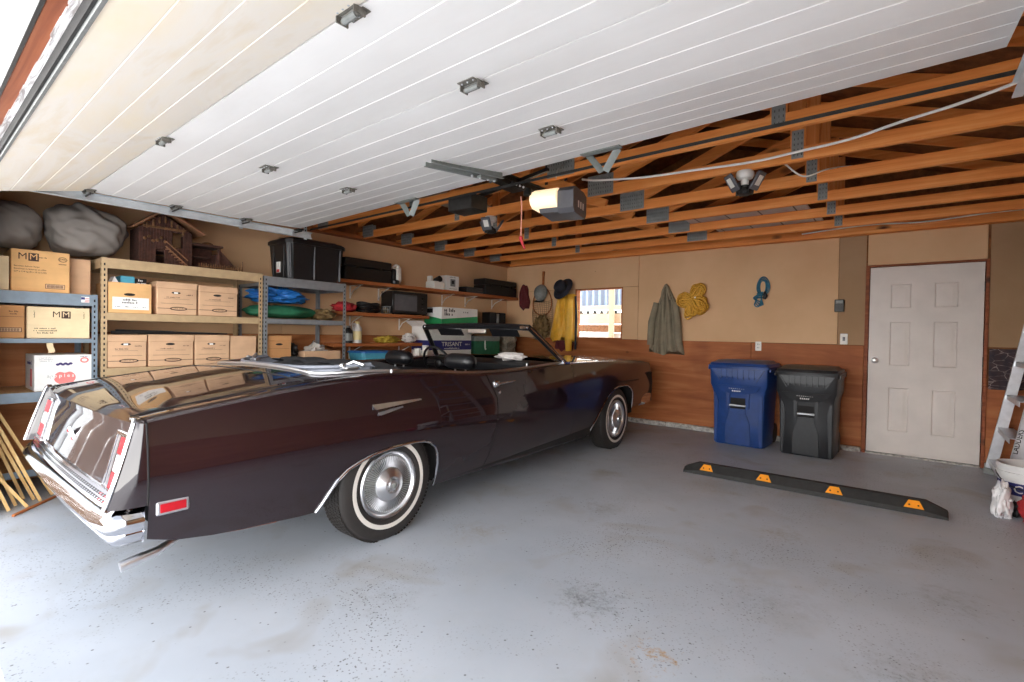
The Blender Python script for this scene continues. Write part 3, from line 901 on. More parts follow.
pts = [(-1.98, 3.30, 2.44), (-1.9, 3.42, 2.45), (-1.55, 3.48, 2.425), (-1.2, 3.55, 2.43), (-.85, 3.59, 2.425), (-.57, 3.60, 2.44), (-.3, 3.54, 2.435), (-.06, 3.46, 2.45), (.16, 3.37, 2.45), (.352, 3.28, 2.46), (.6, 3.2, 2.5)]
mb = MB(); mb.tube(spline(pts, 6), .0085, 8)
solo(mb, 'extension_cable', m_switch, 'white power cord strung below the trusses at right', 'cord')
mb = MB(); mb.tube(spline([(-.72, 4.0, 2.5), (-.62, 4.1, 2.42), (-.50, 4.2, 2.47), (-.42, 4.4, 2.53)], 6), .006, 6)
mb.tube(spline([(-.42, 4.4, 2.53), (-.30, 4.55, 2.56)], 6), .006, 6)
solo(mb, 'hanging_wire', m_switch, 'short loop of white wire dangling behind the right folding lamp', 'wire')
mb = MB(); mb.tube(spline([(-1.0, 6.62, 2.47), (-.4, 6.62, 2.50), (.1, 6.62, 2.475), (.6, 6.62, 2.50), (1.1, 6.62, 2.50)], 8), .008, 8)
solo(mb, 'wall_cable', m_switch, 'pale cable running along the wall plate above the white door', 'cable')

# ------------------------------------------------------------------ wheel stop
ws = thing('wheel_stop', 'black rubber wheel stop with four orange reflectors on the floor', 'wheel stop', (-.68, 4.66, 0), R(.6))
Lh = .925
prof = [(-.075, 0), (-.072, .035), (-.030, .098), (.030, .098), (.072, .035), (.075, 0)]
rows = []
for x, k in ((-Lh, .45), (-Lh+.008, .5), (-Lh+.12, 1), (Lh-.12, 1), (Lh-.008, .5), (Lh, .45)):
    rows.append([(x, y, z*k) for y, z in prof])
mb = MB(); mb.grid(rows, 0, False, False); mb.add(rows[0], [tuple(range(6))]); mb.add(rows[-1], [tuple(range(5, -1, -1))])
for x in (-.45, 0, .45):
    mb.cyl((x, 0, .094), (x, 0, .0985), .018, None, 14, 1)
mb.build('rubber_body', [m_rubber, m_dark], ws, 25, True)
fy, fz = (.072-.030), (.098-.035)
fl = math.hypot(fy, fz)
for x in (-.72, -.25, .25, .735):
    T = Matrix(((1, 0, 0, x), (0, fy/fl, -fz/fl, -.0725), (0, fz/fl, fy/fl, .0355), (0, 0, 0, 1)))
    mb = MB(); mb.prism([(-.058, .008), (.058, .008), (.030, .066), (-.030, .066)], .0005, .004, 0, T)
    for sx in (-.026, .026): mb.cyl((sx, .030, .004), (sx, .030, .006), .006, None, 10, 1, T)
    mb.build('reflector', [m_orange, m_dark], ws, 25, True)

# ------------------------------------------------------------------ two wheeled bins
def wheeled_bin(loc, rz, m, label):
    r = thing('wheelie_bin', label, 'wheeled bin', loc, rz, 'wheeled bins by the back wall')
    H = .90
    # front is -Y; body as stacked outlines (half width, front y, back y)
    lev = [(0.0, .270, -.24, .19), (.02, .278, -.25, .20), (.30, .283, -.262, .235), (.60, .290, -.278, .262), (.66, .302, -.288, .266), (.70, .318, -.300, .270), (.86, .322, -.306, .275), (.90, .324, -.308, .276)]
    def ring(hw, f, b, z, ins=0, c=.05):
        return [(-hw+c, f, z), (hw-c, f, z), (hw-c*.3, f+c*.3, z), (hw, f+c, z), (hw, b-c, z), (hw-c, b, z), (-hw+c, b, z), (-hw, b-c, z), (-hw, f+c, z), (-hw+c*.3, f+c*.3, z)]
    mb = MB(); rows = [ring(hw, f, b, z) for z, hw, f, b in lev]
    mb.grid(rows, 0, False, True); mb.add(rows[0], [tuple(range(9, -1, -1))]); mb.add(rows[-1], [tuple(range(10))])
    def fy(z):
        for (a, b_) in zip(lev, lev[1:]):
            if a[0] <= z <= b_[0]:
                k = (z-a[0])/(b_[0]-a[0]); return a[2]+(b_[2]-a[2])*k
        return lev[-1][2]
    # raised hour-glass panel on the front
    def slab(poly, d0, d1, mi=0):
        n = len(poly)
        vs = [(x, fy(z)-d1, z) for x, z in poly] + [(x, fy(z)+.004, z) for x, z in poly]
        mb.add(vs, [tuple(range(n))] + [(i, (i+1) % n, n+(i+1) % n, n+i) for i in range(n)], mi)
    slab([(-.135, .02), (.135, .02), (.135, .16), (.125, .28), (.085, .38), (.085, .425), (-.085, .425), (-.085, .38), (-.125, .28), (-.135, .16)], 0, .014)
    for s in (-1, 1):
        slab([(s*.095, .425), (s*.125, .44), (s*.125, .615), (s*.09, .60)], 0, .016)
        slab([(s*.235, .02), (s*.262, .02), (s*.262, .60), (s*.235, .56), (s*.215, .48)], 0, .010)
    slab([(-.125, .60), (.125, .60), (.20, .645), (.25, .70), (-.25, .70), (-.20, .645)], 0, .012)
    slab([(-.27, .885), (.27, .885), (.215, .80), (-.215, .80)], 0, .015)
    for i in range(7): 
        x = -.18+i*.06; slab([(x-.006, .885), (x+.006, .885), (x+.006, .775), (x-.006, .775)], 0, .022)
    for s in (-1, 1): slab([(s*.27, .885), (s*.285, .885), (s*.205, .755), (s*.19, .755)], 0, .024)
    # pocket
    mb.box((-.083, fy(.5)-.003, .432), (.083, fy(.5)+.001, .598), .002, 1)
    # print
    T = on_y(0, fy(.665)-.0128, .672)
    mb.scribble(.19, .036, 2, T, seed=4); mb.scribble(.11, .032, 2, on_y(-.005, fy(.64)-.0128, .638), seed=9)
    mb.build('body', [m, m_dark, m_white], r, 30, True)
    mb = MB()
    mb.cyl((-.088, fy(.47)-.012, .468), (.088, fy(.47)-.012, .468), .0115, None, 12)
    mb.build('lift_bar', m_alum, r, 40, True)
    mb = MB()
    rows = [ring(hw, f, b, z, 0, c) for z, hw, f, b, c in ((.90, .338, -.325, .285, .05), (.925, .340, -.328, .287, .05), (.93, .325, -.315, .280, .05), (.955, .318, -.305, .27, .05), (.962, .29, -.27, .24, .06), (.985, .27, -.22, .215, .07), (.988, .22, -.16, .16, .07))]
    mb.grid(rows, 0, False, True); mb.add(rows[0], [tuple(range(9, -1, -1))]); mb.add(rows[-1], [tuple(range(10))])
    for s in (-1, 1): mb.box((s*.326, -.28, .87), (s*.342, .20, .902), .004)
    mb.build('lid', m, r, 30, True)
    mb = MB(); mb.tube([(-.27, .28, .90), (-.27, .35, .93), (.27, .35, .93), (.27, .28, .90)], .014, 8); mb.build('handle', m, r, 40, True)
    for s in (-1, 1):
        mb = MB(); mb.lathe([(0, -.03), (.06, -.03), (.115, -.024), (.12, 0), (.115, .024), (.06, .03), (0, .03)], 24, 0, Matrix.Translation((s*.255, .245, .12)) @ Matrix.Rotation(pi/2, 4, 'Y'))
        mb.build('wheel', m_tire, r, 40, True)
    return r
wheeled_bin((-1.515, 6.37, 0), R(-2), m_bluebin, 'blue plastic wheeled bin with its lid closed')
bb = wheeled_bin((-.83, 6.30, 0), R(-1), m_blackbin, 'black plastic wheeled bin between the blue one and the door'); bb.scale = (.9, .92, .97)

# ------------------------------------------------------------------ devices on the back wall
WF = YB-.0165
o = thing('power_outlet', 'white power outlet on the plywood above the blue bin', 'outlet', (-1.465, WF, 1.15))
mb = MB(); mb.box((-1.50, WF-.006+.004, 1.093), (-1.43, WF+.004, 1.207), .004); mb.build('cover_plate', m_switch, o)
for z in (1.128, 1.172):
    mb = MB(); mb.box((-1.482, WF-.004, z-.015), (-1.448, WF-.0021, z+.015), .002)
    for sx in (-.008, .008): mb.box((-1.465+sx-.0025, WF-.0046, z-.004), (-1.465+sx+.0025, WF-.0038, z+.008), 0, 1)
    mb.build('socket', [m_switch, m_dark], o)
o = thing('light_switch', 'white light switch beside the white door', 'switch', (-.575, WF, 1.255))
mb = MB(); mb.box((-.612, WF, 1.195), (-.54, WF+.0105, 1.318), .004); mb.build('cover_plate', m_switch, o)
mb = MB(); mb.box((-.583, WF-.012, 1.248), (-.569, WF-.0005, 1.272), .002); mb.box((-.588, WF-.0012, 1.235), (-.564, WF-.0004, 1.280), 0, 1); mb.build('toggle', [m_greypl, m_greypl], o)
o = thing('door_control', 'small grey wall control box above the light switch', 'control box', (-.625, WF, 1.63))
mb = MB(); mb.box((-.672, WF-.028, 1.565), (-.58, WF-.0005, 1.705), .005); mb.build('case', m_steeld, o)
mb = MB(); mb.box((-.660, WF-.031, 1.66), (-.592, WF-.0285, 1.695), .002); mb.build('display', m_galvd, o)
# ------------------------------------------------------------------ the car (own frame: x right, y forward, rear axle at y = .06)
CAR_TH = R(1.2)
car = thing('car', 'dark maroon vintage convertible with its top folded down', 'car', (-3.36, 1.72, 0), CAR_TH)
BK = dict(local=True)
_zt = crv([(-1.30, .82), (-1.1, .862), (-.7, .915), (-.3, .955), (.18, .985), (.5, .972), (.85, .945), (1.2, .935), (1.6, .945), (2.2, .968), (2.9, .965), (3.6, .948), (4.2, .915), (4.42, .895)])
_xz = crv([(.18, .885), (.26, .922), (.36, .955), (.5, .979), (.62, .990), (.70, .985), (.84, .963), (.92, .945), (1.0, .925)])
_xp = crv([(-1.35, -.03), (-1.1, -.006), (-.6, .004), (0, 0), (1.5, -.020), (2.6, -.036), (3.4, -.055), (4.0, -.082), (4.45, -.125)])
def sx(y, z): return _xz(z) + _xp(y)
XI = .835
def skew(y, z):   # the door's rear shut line leans
    return crv([(.2, -.04), (.45, .03), (.74, .06), (.92, -.03)])(z) * math.exp(-((y-1.06)/.12)**2)
def side(mb, st, s, nz=12, roll=True, mi=0):
    P_ = []
    for y, zb in st:
        row = []; zt = _zt(y)
        for j in range(nz+1):
            z = zb+(zt-zb)*j/nz
            yy = y+skew(y, z)
            row.append((s*sx(y, z), yy, z))
        if roll:
            xe = sx(y, zt); yy = y+skew(y, zt)
            for k, dz in ((.12, .006), (.35, .010), (.65, .012), (1, .012)):
                row.append((s*(xe+(XI-xe)*k), yy, zt+dz))
        P_.append(row)
    mb.grid(P_, mi)
def dens(a, b, n): return [a+(b-a)*i/n for i in range(n+1)]
ARCH_R = [(-.350, .290), (-.325, .325), (-.292, .378), (-.250, .440), (-.19, .488), (-.115, .518), (-.02, .545), (.08, .558), (.18, .565), (.28, .566), (.36, .560), (.42, .540), (.465, .505), (.492, .455), (.508, .39), (.514, .31), (.516, .226)]
ARCH_F = [(2.67, .218), (2.70, .25), (2.75, .33), (2.82, .42), (2.90, .51), (2.98, .585), (3.06, .635), (3.16, .668), (3.28, .686), (3.42, .692), (3.52, .684), (3.60, .655), (3.66, .605), (3.69, .535), (3.70, .46), (3.705, .41)]
QUARTER = [(-1.1, .392), (-1.0, .356), (-.85, .33), (-.71, .315), (-.55, .303), (-.45, .294)] + ARCH_R + [(.60, .223), (.75, .221), (.88, .22), (.96, .219), (1.0, .2185), (1.03, .218), (1.055, .2175)]
DOOR = [(1.064, .217), (1.09, .217), (1.12, .217), (1.18, .216), (1.3, .215)] + [(y, .214) for y in dens(1.45, 2.3, 6)]
FENDER = [(2.309, .214), (2.45, .214), (2.58, .215)] + ARCH_F + [(3.85, .41), (4.0, .42), (4.15, .435), (4.3, .46), (4.40, .48)]
body = MB()
for s in (1, -1):
    side(body, QUARTER, s); side(body, FENDER, s)
    # quarter end cap behind the vertical seam, its rear edge raked
    P_ = []
    def yre(z): return -1.135 - (.862-z)*.30
    for k in range(8):
        row = []
        for j in range(13):
            z = .535+(_zt(-1.106)-.535)*j/12
            y = -1.106+(yre(z)+1.106)*k/7
            x = sx(y, z)-.030*(k/7)**3
            row.append((s*x, y, z))
        zt = row[-1][2]; x0 = row[-1][0]; y = row[-1][1]
        for q, dz in ((.12, .006), (.35, .010), (.65, .012), (1, .012)):
            row.append((x0+(s*XI-x0)*q, y, zt+dz))
        P_.append(row)
    body.grid(P_)
    # inner face of the cap, down to the rear panel
    e = P_[-1][:13]
    def yrp(z): return -1.105 - (.845-z)*.24
    body.grid([e, [(s*.925, p[1]+.012, p[2]) for p in e], [(s*.915, yrp(p[2])+.004, p[2]) for p in e]])
# rear panel
ZS_ = [.50, .56, .58, .66, .74, .80, .835, .86]
body.grid([[(x, yrp(z) - (.012 if z > .82 else 0) - .02*(1-(x/.93)**2), z) for z in ZS_] for x in dens(-.92, .92, 20)])
# trunk deck with the rear cockpit edge
def yc(x):
    a = abs(x)
    return -.20 + .02*(1-(a/.7)**2 if a < .7 else 0) + (0 if a < .62 else .42*((a-.62)/(XI-.62))**2)
P_ = []
for x in dens(-XI, XI, 44):
    a = abs(x)/XI; row = []
    for i in range(25):
        v = i/24; y0 = -1.135-.03*(1-a*a); y = y0+(yc(x)-y0)*v
        row.append((x, y, _zt(y)+.012+.030*(1-a**2.2)*min(1, (y+1.2)*3) - (.012*(1-v*18) if v < 1/18 else 0)))
    P_.append(row)
body.grid(P_)
body.grid([[r[0], (r[0][0], r[0][1]+.012, .86-.012)] for r in P_])
edge = [r[-1] for r in P_]
body.grid([[p, (p[0]*.99, p[1]+.012, p[2]-.01), (p[0]*.985, p[1]+.02, p[2]-.11)] for p in edge])
# sills along the cockpit
for s in (1, -1):
    for a, b in ((.2, 1.055), ):
        body.grid([[(s*XI, y, _zt(y)+.012), (s*(XI-.012), y, _zt(y)+.006), (s*(XI-.016), y, _zt(y)-.14)] for y in dens(a, b, 10)])
# cowl, hood
P_ = []
def zh(x, y):
    a = abs(x)/XI
    return _zt(y)+.012+.034*(1-a**2.4)*(1 if y < 4.1 else max(.3, 1-(y-4.1)*2))
for x in dens(-XI, XI, 36):
    row = []
    for y in dens(2.20+.36*(1-(abs(x)/XI)**2), 4.37+.03*(1-(abs(x)/XI)), 22): row.append((x, y, zh(x, y)))
    row.append((x, row[-1][1]+.03, row[-1][2]-.03)); row.append((x, row[-1][1]+.004, row[-1][2]-.06))
    P_.append(row)
body.grid(P_)
for s in (1, -1):   # nose of each fender
    y = 4.40; e = [(s*sx(y, .48+(_zt(y)-.48)*j/12), y, .48+(_zt(y)-.48)*j/12) for j in range(13)]
    body.grid([e, [(p[0]*.995, p[1]+.03, p[2]) for p in e], [(p[0]*.975, p[1]+.05, p[2]) for p in e], [(s*.80, 4.44, p[2]) for p in e]])
# shut lines of trunk lid and hood, drawn as narrow grooves standing proud by a hair
for s in (1, -1):
    body.tube([(s*.80, y, zz+.0125+.030*(1-(.80/XI)**2.2)) for y, zz in ((y, _zt(y)) for y in dens(-1.12, -.30, 12))], .0035, 6, 1)
    body.tube([(s*.79, y, zh(.79, y)+.0005) for y in dens(2.34, 4.36, 14)], .0035, 6, 1)
    body.tube([(s*(sx(-1.103, z)), -1.103, z) for z in dens(.535, _zt(-1.1)-.001, 10)], .004, 6, 1)
body.tube([(x, -.335, _zt(-.335)+.0125+.030*(1-(abs(x)/XI)**2.2)) for x in dens(-.80, .80, 20)], .0035, 6, 1)
# dark structure behind the skins
for a, b in (((-.70, -1.04, .40), (.70, -.26, .80)), ((-.62, -.60, .26), (.62, -.26, .40)), ((-.70, -.26, .22), (.70, .74, .52)), ((-.78, .74, .20), (.78, 2.36, .30)), ((-.62, 2.42, .24), (.62, 4.36, .80)), ((-.88, 3.82, .42), (.88, 4.38, .80)), ((-.90, -1.07, .42), (.90, -.42, .80)),
             ((-.88, .60, .215), (.88, 2.68, .24))):
    body.box(a, b, .01, 1)
for s in (1, -1):
    body.box((s*.66, -.42, .66), (s*.93, .58, .68), 0, 1); body.box((s*.60, 2.70, .72), (s*.93, 3.85, .74), 0, 1)
    body.box((s*.895, .57, .24), (s*.905, 2.7, .88), 0, 1)
    body.box((s*.60, .56, .24), (s*.90, .575, .66), 0, 1); body.box((s*.60, 2.68, .24), (s*.90, 2.69, .72), 0, 1)
    body.box((s*.60, -.44, .3), (s*.90, -.43, .66), 0, 1)
cb = body.build('body', [m_paint, m_dark], car, 32, True)
# doors
for s in (1, -1):
    mb = MB(); side(mb, DOOR, s)
    mb.grid([[(s*XI, y, _zt(y)+.012), (s*(XI-.012), y, _zt(y)+.006), (s*(XI-.016), y, _zt(y)-.14)] for y in dens(1.062, 2.3, 10)], 0)
    mb.grid([[(s*(XI-.017), y, _zt(y)-.02), (s*(XI-.030), y, _zt(y)-.10), (s*(XI-.055), y, .62), (s*(XI-.03), y, .32)] for y in dens(1.062, 2.3, 8)], 1)
    d = mb.build('door', [m_paint, m_vinyl], car, 32, True)
    mb = MB()
    y0 = 1.11; z0 = .868; xx = lambda y, z: s*(sx(y, z))
    mb.box((xx(y0, z0)-.012*s, y0-.012, z0-.028), (xx(y0, z0)+.014*s, y0+.05, z0+.022), .008)
    mb.tube([(xx(1.14, .872)+s*.012, 1.12, .862), (xx(1.2, .875)+s*.022, 1.20, .868), (xx(1.3, .875)+s*.020, 1.30, .872), (xx(1.36, .875)+s*.004, 1.365, .874)], [.013, .012, .010, .006], 10, 0, flat=.7)
    mb.build('door_handle', m_chrome, d, 40, True)
    mb = MB(); T = Matrix.Translation((xx(1.16, .80), 1.155, .80)) @ Matrix.Rotation(s*pi/2, 4, 'Y'); mb.lathe([(0, .007), (.010, .007), (.014, .003), (.014, -.002)], 16, 0, T); mb.build('lock', m_chrome, d, 40, True)
# chrome mouldings
for s in (1, -1):
    for A_ in (ARCH_R, ARCH_F):
        mb = MB(); mb.tube([(s*(sx(y, z)+.004), y, z-.001) for y, z in A_], .0085, 8)
        mb.build('wheel_arch_moulding', m_chrome, car, 40, True)
mb = MB()
pts = [(p[0], p[1], p[2]+.006) for p in edge]
mb.tube(pts, .011, 8)
for s in (1, -1): mb.tube([(s*(XI+.020), y, _zt(y)+.017) for y in dens(.20, 2.26, 30)], .0095, 8)
mb.build('cockpit_moulding', m_chrome2, car, 40, True)
# quarter ornament
for s in (1, -1):
    mb = MB()
    mb.add([(s*(sx(.0, .81)-.002), -.02, .826), (s*(sx(.33, .822)+.004), .35, .829), (s*(sx(.33, .822)+.010), .35, .820), (s*(sx(0, .8)+.024), -.01, .798), (s*(sx(0, .81)-.01), -.02, .822), (s*(sx(.33, .82)-.01), .35, .829), (s*(sx(.33, .82)-.01), .35, .822), (s*(sx(0, .8)-.01), -.01, .800)],
           [(0, 1, 2, 3), (0, 4, 5, 1), (1, 5, 6, 2), (2, 6, 7, 3), (3, 7, 4, 0)])
    mb.add([(s*(sx(.0, .785)-.002), .015, 0.781), (s*(sx(.2, .8)+.003), .20, 0.798), (s*(sx(.2, .8)+.008), .20, 0.790), (s*(sx(0, .78)+.020), .02, 0.762), (s*(sx(0, .78)-.01), .015, .781), (s*(sx(.2, .8)-.01), .20, 0.798), (s*(sx(.2, .8)-.01), .20, .790), (s*(sx(0, .78)-.01), .02, .762)],
           [(0, 1, 2, 3), (0, 4, 5, 1), (1, 5, 6, 2), (2, 6, 7, 3), (3, 7, 4, 0)])
    mb.build('quarter_trim', m_chrome2, car, 30, True)
    # side marker
    mb = MB(); x = sx(-1.02, .51)
    mb.box((s*(x-.01), -1.075, .482), (s*(x+.007), -.955, .540), .006)
    f = mb.build('side_marker', m_chrome2, car, 30, True)
    mb = MB(); mb.box((s*(x+.0065), -1.062, .493), (s*(x+.010), -.968, .529), .003); mb.build('lens', m_redlens, f, 30, True)
# taillights
for s in (1, -1):
    def ps(x, z, d): return (s*x, yrp(z)-d, z)
    def frame(x0, x1, z0, z1, w, d0, d1, mb, mi=0):
        o = [(x0, z0), (x1, z0), (x1, z1), (x0, z1)]; n = [(x0+w, z0+w), (x1-w, z0+w), (x1-w, z1-w), (x0+w, z1-w)]
        mb.grid([[ps(x, z, d0) for x, z in o], [ps(x, z, d1) for x, z in o], [ps(x, z, d1) for x, z in n], [ps(x, z, d0-.01) for x, z in n]], mi, False, True)
    mb = MB(); frame(.665, .905, .560, .800, .014, .0, .016, mb)
    mb.add([ps(.68, .57, .004), ps(.89, .57, .004), ps(.89, .79, .004), ps(.68, .79, .004)], [(0, 1, 2, 3)], 1)
    f = mb.build('taillight', [m_chrome, m_dark], car, 30, True)
    mb = MB()
    def slabz(x0, x1, z0, z1, d0, d1, mi):
        o = [(x0, z0), (x1, z0), (x1, z1), (x0, z1)]
        mb.grid([[ps(x, z, d0) for x, z in o], [ps(x, z, d1) for x, z in o]], mi, False, True); mb.add([ps(x, z, d1) for x, z in o], [(0, 1, 2, 3)], mi)
    slabz(.745, .885, .578, .640, .003, .014, 0); slabz(.745, .885, .715, .782, .003, .014, 0)
    for i in range(3): slabz(.690+i*.016, .694+i*.016, .578, .782, .006, .012, 2)
    mb.build('lens', [m_redlens, m_chrome, m_chrome2], f, 30, True)
    mb = MB(); slabz(.750, .880, .645, .710, .003, .015, 0); mb.build('reversing_lens', m_whitelens, f, 30, True)
    mb = MB(); frame(.735, .895, .568, .792, .008, .003, .016, mb); mb.build('inner_bezel', m_chrome, f, 30, True)
    # bright blade along the rear edge of each quarter
    mb = MB(); mb.tube([(s*(sx(yre(z), z)-.030), yre(z)-.002, z) for z in dens(.536, _zt(-1.13), 12)] + [(s*.90, yre(.86)+.005, _zt(-1.13)+.012), (s*.86, yre(.86)+.008, _zt(-1.13)+.014)], .009, 8)
    mb.build('quarter_edge_trim', m_chrome, car, 40, True)
# perforated bright panel across the tail, round emblem
mb = MB()
P_ = [[(x, yrp(z)-.02*(1-(x/.93)**2)-d, z) for z, d in ((.505, .0), (.505, .014), (.572, .014), (.572, .0))] for x in dens(-.905, .905, 24)]
mb.grid(P_)
for i in range(56):
    x = -.88+i*.032
    for z in (.520, .543):
        yb = yrp(z)-.02*(1-(x/.93)**2)-.0142
        mi = 2 if abs(x) > .66 and i % 2 == 0 else 1
        mb.add([(x-.008, yb, z), (x+.008, yb, z), (x+.008, yb-.004, z+.012), (x-.008, yb-.004, z+.012), (x-.008, yb+.004, z+.012), (x+.008, yb+.004, z+.012)], [(0, 1, 2, 3), (3, 2, 5, 4)], mi)
mb.build('tail_panel', [m_chrome, m_steeld, m_redlens], car, 30, True)
mb = MB(); T = Matrix.Translation((-.02, yrp(.69)-.02, .69)) @ Matrix.Rotation(R(107), 4, 'X')
mb.lathe([(0, .016), (.018, .016), (.020, .010), (.034, .012), (.040, .008), (.044, .0)], 28, 0, T)
for k in range(8): mb.box((.021, -.003, .010), (.033, .003, .0145), .001, 1, T @ Matrix.Rotation(k*pi/4, 4, 'Z'))
mb.build('emblem', [m_chrome2, m_redlens], car, 30, True)
# bumpers
plan = [(.985, -1.114), (.985, -1.17), (.974, -1.212), (.945, -1.238), (.88, -1.250), (.7, -1.256), (.45, -1.262), (.2, -1.265), (0, -1.266)]
plan = plan + [(-x, y) for x, y in plan[-2::-1]]
def bumper(plan, prof, sy=1, ends=False):
    P_ = []
    n = len(plan)
    for i, (x, y) in enumerate(plan):
        a, b = plan[max(0, i-1)], plan[min(n-1, i+1)]
        tx, ty = b[0]-a[0], b[1]-a[1]; L = math.hypot(tx, ty); nx, ny = -ty/L, tx/L   # inward
        if nx*(-x)+ny*(sy*1.0) < 0: nx, ny = -nx, -ny
        e = min(1, max(0, (abs(x)-.84)/.10)); e = e*e*(3-2*e) if ends else 0
        P_.append([(x+nx*d, y+ny*d, z+e*((z-.42)*.34 if z > .42 else -.012)) for d, z in prof])
    return P_
mb = MB()
mb.grid(bumper(plan, [(.11, .500), (.070, .507), (.045, .503), (.012, .482), (.0, .464), (.004, .448), (.012, .440), (.018, .432), (.016, .426), (.024, .412), (.045, .396), (.085, .386), (.12, .39)], 1, True))
for s in (1, -1): 
    mb.add([(s*.985, -1.114, .536), (s*.972, -1.114, .385), (s*.84, -1.114, .38), (s*.84, -1.114, .505)], [(0, 1, 2, 3)])
mb.build('rear_bumper', m_chrome, car, 40, True)
plan2 = [(.890, 4.00), (.898, 4.15), (.890, 4.32), (.868, 4.41), (.81, 4.47), (.65, 4.51), (.35, 4.54), (0, 4.55)]
plan2 = plan2 + [(-x, y) for x, y in plan2[-2::-1]]
mb = MB(); mb.grid(bumper(plan2, [(.06, .535), (.02, .537), (.003, .522), (.0, .48), (.006, .43), (.03, .395), (.06, .39)], -1))
mb.build('front_bumper', m_chrome, car, 40, True)
mb = MB()
mb.box((-.80, 4.40, .62), (.80, 4.425, .885), .004, 1)
for i in range(9): mb.box((-.80, 4.425, .635+i*.028), (.80, 4.445, .643+i*.028), .002)
for s in (-1, 1):
    for q in (.62, .42):
        mb.lathe([(0, .05), (.05, .045), (.078, .03), (.086, .03), (.09, 0)], 24, 2, Matrix.Translation((s*q, 4.42, .755)) @ Matrix.Rotation(-pi/2, 4, 'X'))
mb.build('grille', [m_chrome2, m_dark, m_whitelens], car, 30, True)
mb = MB(); mb.tube([(.80, -.90, .330), (.87, -.97, .330), (.905, -1.05, .312), (.90, -1.175, .288)], [.012, .018, .024, .028], 14, flat=.8)
mb.build('exhaust_pipe', m_chrome2, car, 40, True)
for s in (1, -1):
    mb = MB(); mb.grid([[(s*(sx(y, .3)-.012), y, zb+.004), (s*(sx(y, .3)-.02), y, zb-.010), (s*.90, y, zb-.012)] for y, zb in QUARTER[1:5]])
    mb.build('rear_valance', m_rust, car, 40, True)
# wheels
TR = .342
def wheel(x, y, s):
    T = Matrix.Translation((x, y, .332)) @ Matrix.Rotation(s*pi/2, 4, 'Y')
    mb = MB(); hw = .098
    prof = [(.190, hw*.55), (.200, hw*.86), (.214, hw*.97), (.236, hw*1.02), (.262, hw*1.02), (.295, hw*.97), (.318, hw*.90), (.331, hw*.80), (.337, hw*.66), (.339, hw*.40)]
    prof2 = prof + [(.339, .0)]
    full = prof2 + [(r, -h) for r, h in prof[::-1]]
    mb.lathe(full, 64, 0, T)
    mb.lathe([(.2365, hw*1.0205), (.2400, hw*1.026), (.2590, hw*1.026), (.2625, hw*1.0215)], 64, 1, T)
    for k in range(90):      # tread blocks
        a = 2*pi*k/90
        for h0, h1, o in ((-.074, -.046, 0), (-.040, -.014, .5), (-.008, .018, 0), (.024, .046, .5), (.052, .076, 0)):
            mb.box((.336, -.0075, h0), (.3425, .0075, h1), 0, 0, T @ Matrix.Rotation(a+o*2*pi/90, 4, 'Z'))
    w = mb.build('wheel', [m_tire, m_whitewall], car, 30, True)
    mb = MB()
    c = hw*.62
    mb.lathe([(.203, c+.018), (.205, c+.030), (.198, c+.038), (.188, c+.036), (.180, c+.028), (.176, c+.020), (.170, c+.020)], 48, 0, T)
    mb.lathe([(.172, c+.018), (.120, c+.022), (.092, c+.030)], 48, 1, T)
    for k in range(72):
        a = 2*pi*k/72
        mb.add([(.100, -.0022, c+.026), (.100, .0022, c+.026), (.166, .0034, c+.019), (.166, -.0034, c+.019), (.104, 0, c+.036), (.164, 0, c+.028)], [(0, 4, 5, 3), (1, 2, 5, 4), (0, 1, 4), (2, 3, 5)], 0, T @ Matrix.Rotation(a, 4, 'Z'))
    mb.lathe([(.100, c+.026), (.098, c+.036), (.090, c+.042), (.052, c+.066), (.046, c+.066), (.044, c+.058), (.040, c+.058)], 40, 2, T)
    mb.lathe([(.040, c+.058), (.034, c+.060), (.030, c+.074), (.0, c+.077)], 32, 2, T)
    for k in range(6): mb.box((.034, -.004, c+.056), (.043, .004, c+.064), .001, 1, T @ Matrix.Rotation(k*pi/3+.3, 4, 'Z'))
    mb.lathe([(.018, c+.0765), (.014, c+.0785), (0, c+.079)], 20, 1, T)
    mb.build('wheel_cover', [m_chrome2, m_galvd, m_chrome2], w, 30, True)
for y, hx in ((.125, .855), (3.27, .825)):
    wheel(hx, y, 1); wheel(-hx, y, -1)
# windscreen
WB = lambda u: V((.865*u, 2.255+.27*(1-u*u), .985+.018*(1-u*u)))
WT = lambda u: V((.70*u, 1.91+.06*(1-u*u), 1.305+.018*(1-u*u)))
mb = MB()
P_ = [[WB(u)*(1-v)+WT(u)*v for v in (0, .25, .5, .75, 1)] for u in dens(-.99, .99, 24)]
mb.grid(P_)
mb.build('windscreen', m_glass, car, 60, True)
mb = MB()
for s in (1, -1):
    a = [WB(s)*(1-v)+WT(s)*v for v in dens(0, 1, 8)]
    mb.tube([p+V((s*.006, .012, 0)) for p in a], .011, 8, 0); mb.tube([p+V((-s*.006, -.012, -.002)) for p in a], .025, 8, 1); mb.tube([p+V((s*.012, -.024, 0)) for p in a], .008, 8, 0)
    mb.box(tuple(WB(s)+V((-.03, -.06, -.035))), tuple(WB(s)+V((.03, .05, .012))), .008, 0)
mb.tube([WT(u)+V((0, .004, .006)) for u in dens(-1, 1, 20)], .011, 8, 0)
mb.tube([WT(u)+V((0, -.020, 0)) for u in dens(-1, 1, 20)], .029, 8, 1)
mb.tube([WB(u)+V((0, .012, .002)) for u in dens(-1, 1, 20)], .009, 8, 0)
for s in (1, -1): mb.box(tuple(WT(s)+V((-s*.07-.02, -.055, -.012))), tuple(WT(s)+V((-s*.02+.02, -.005, .020))), .006, 0)
mb.build('windscreen_frame', [m_chrome, m_vinyl], car, 40, True)
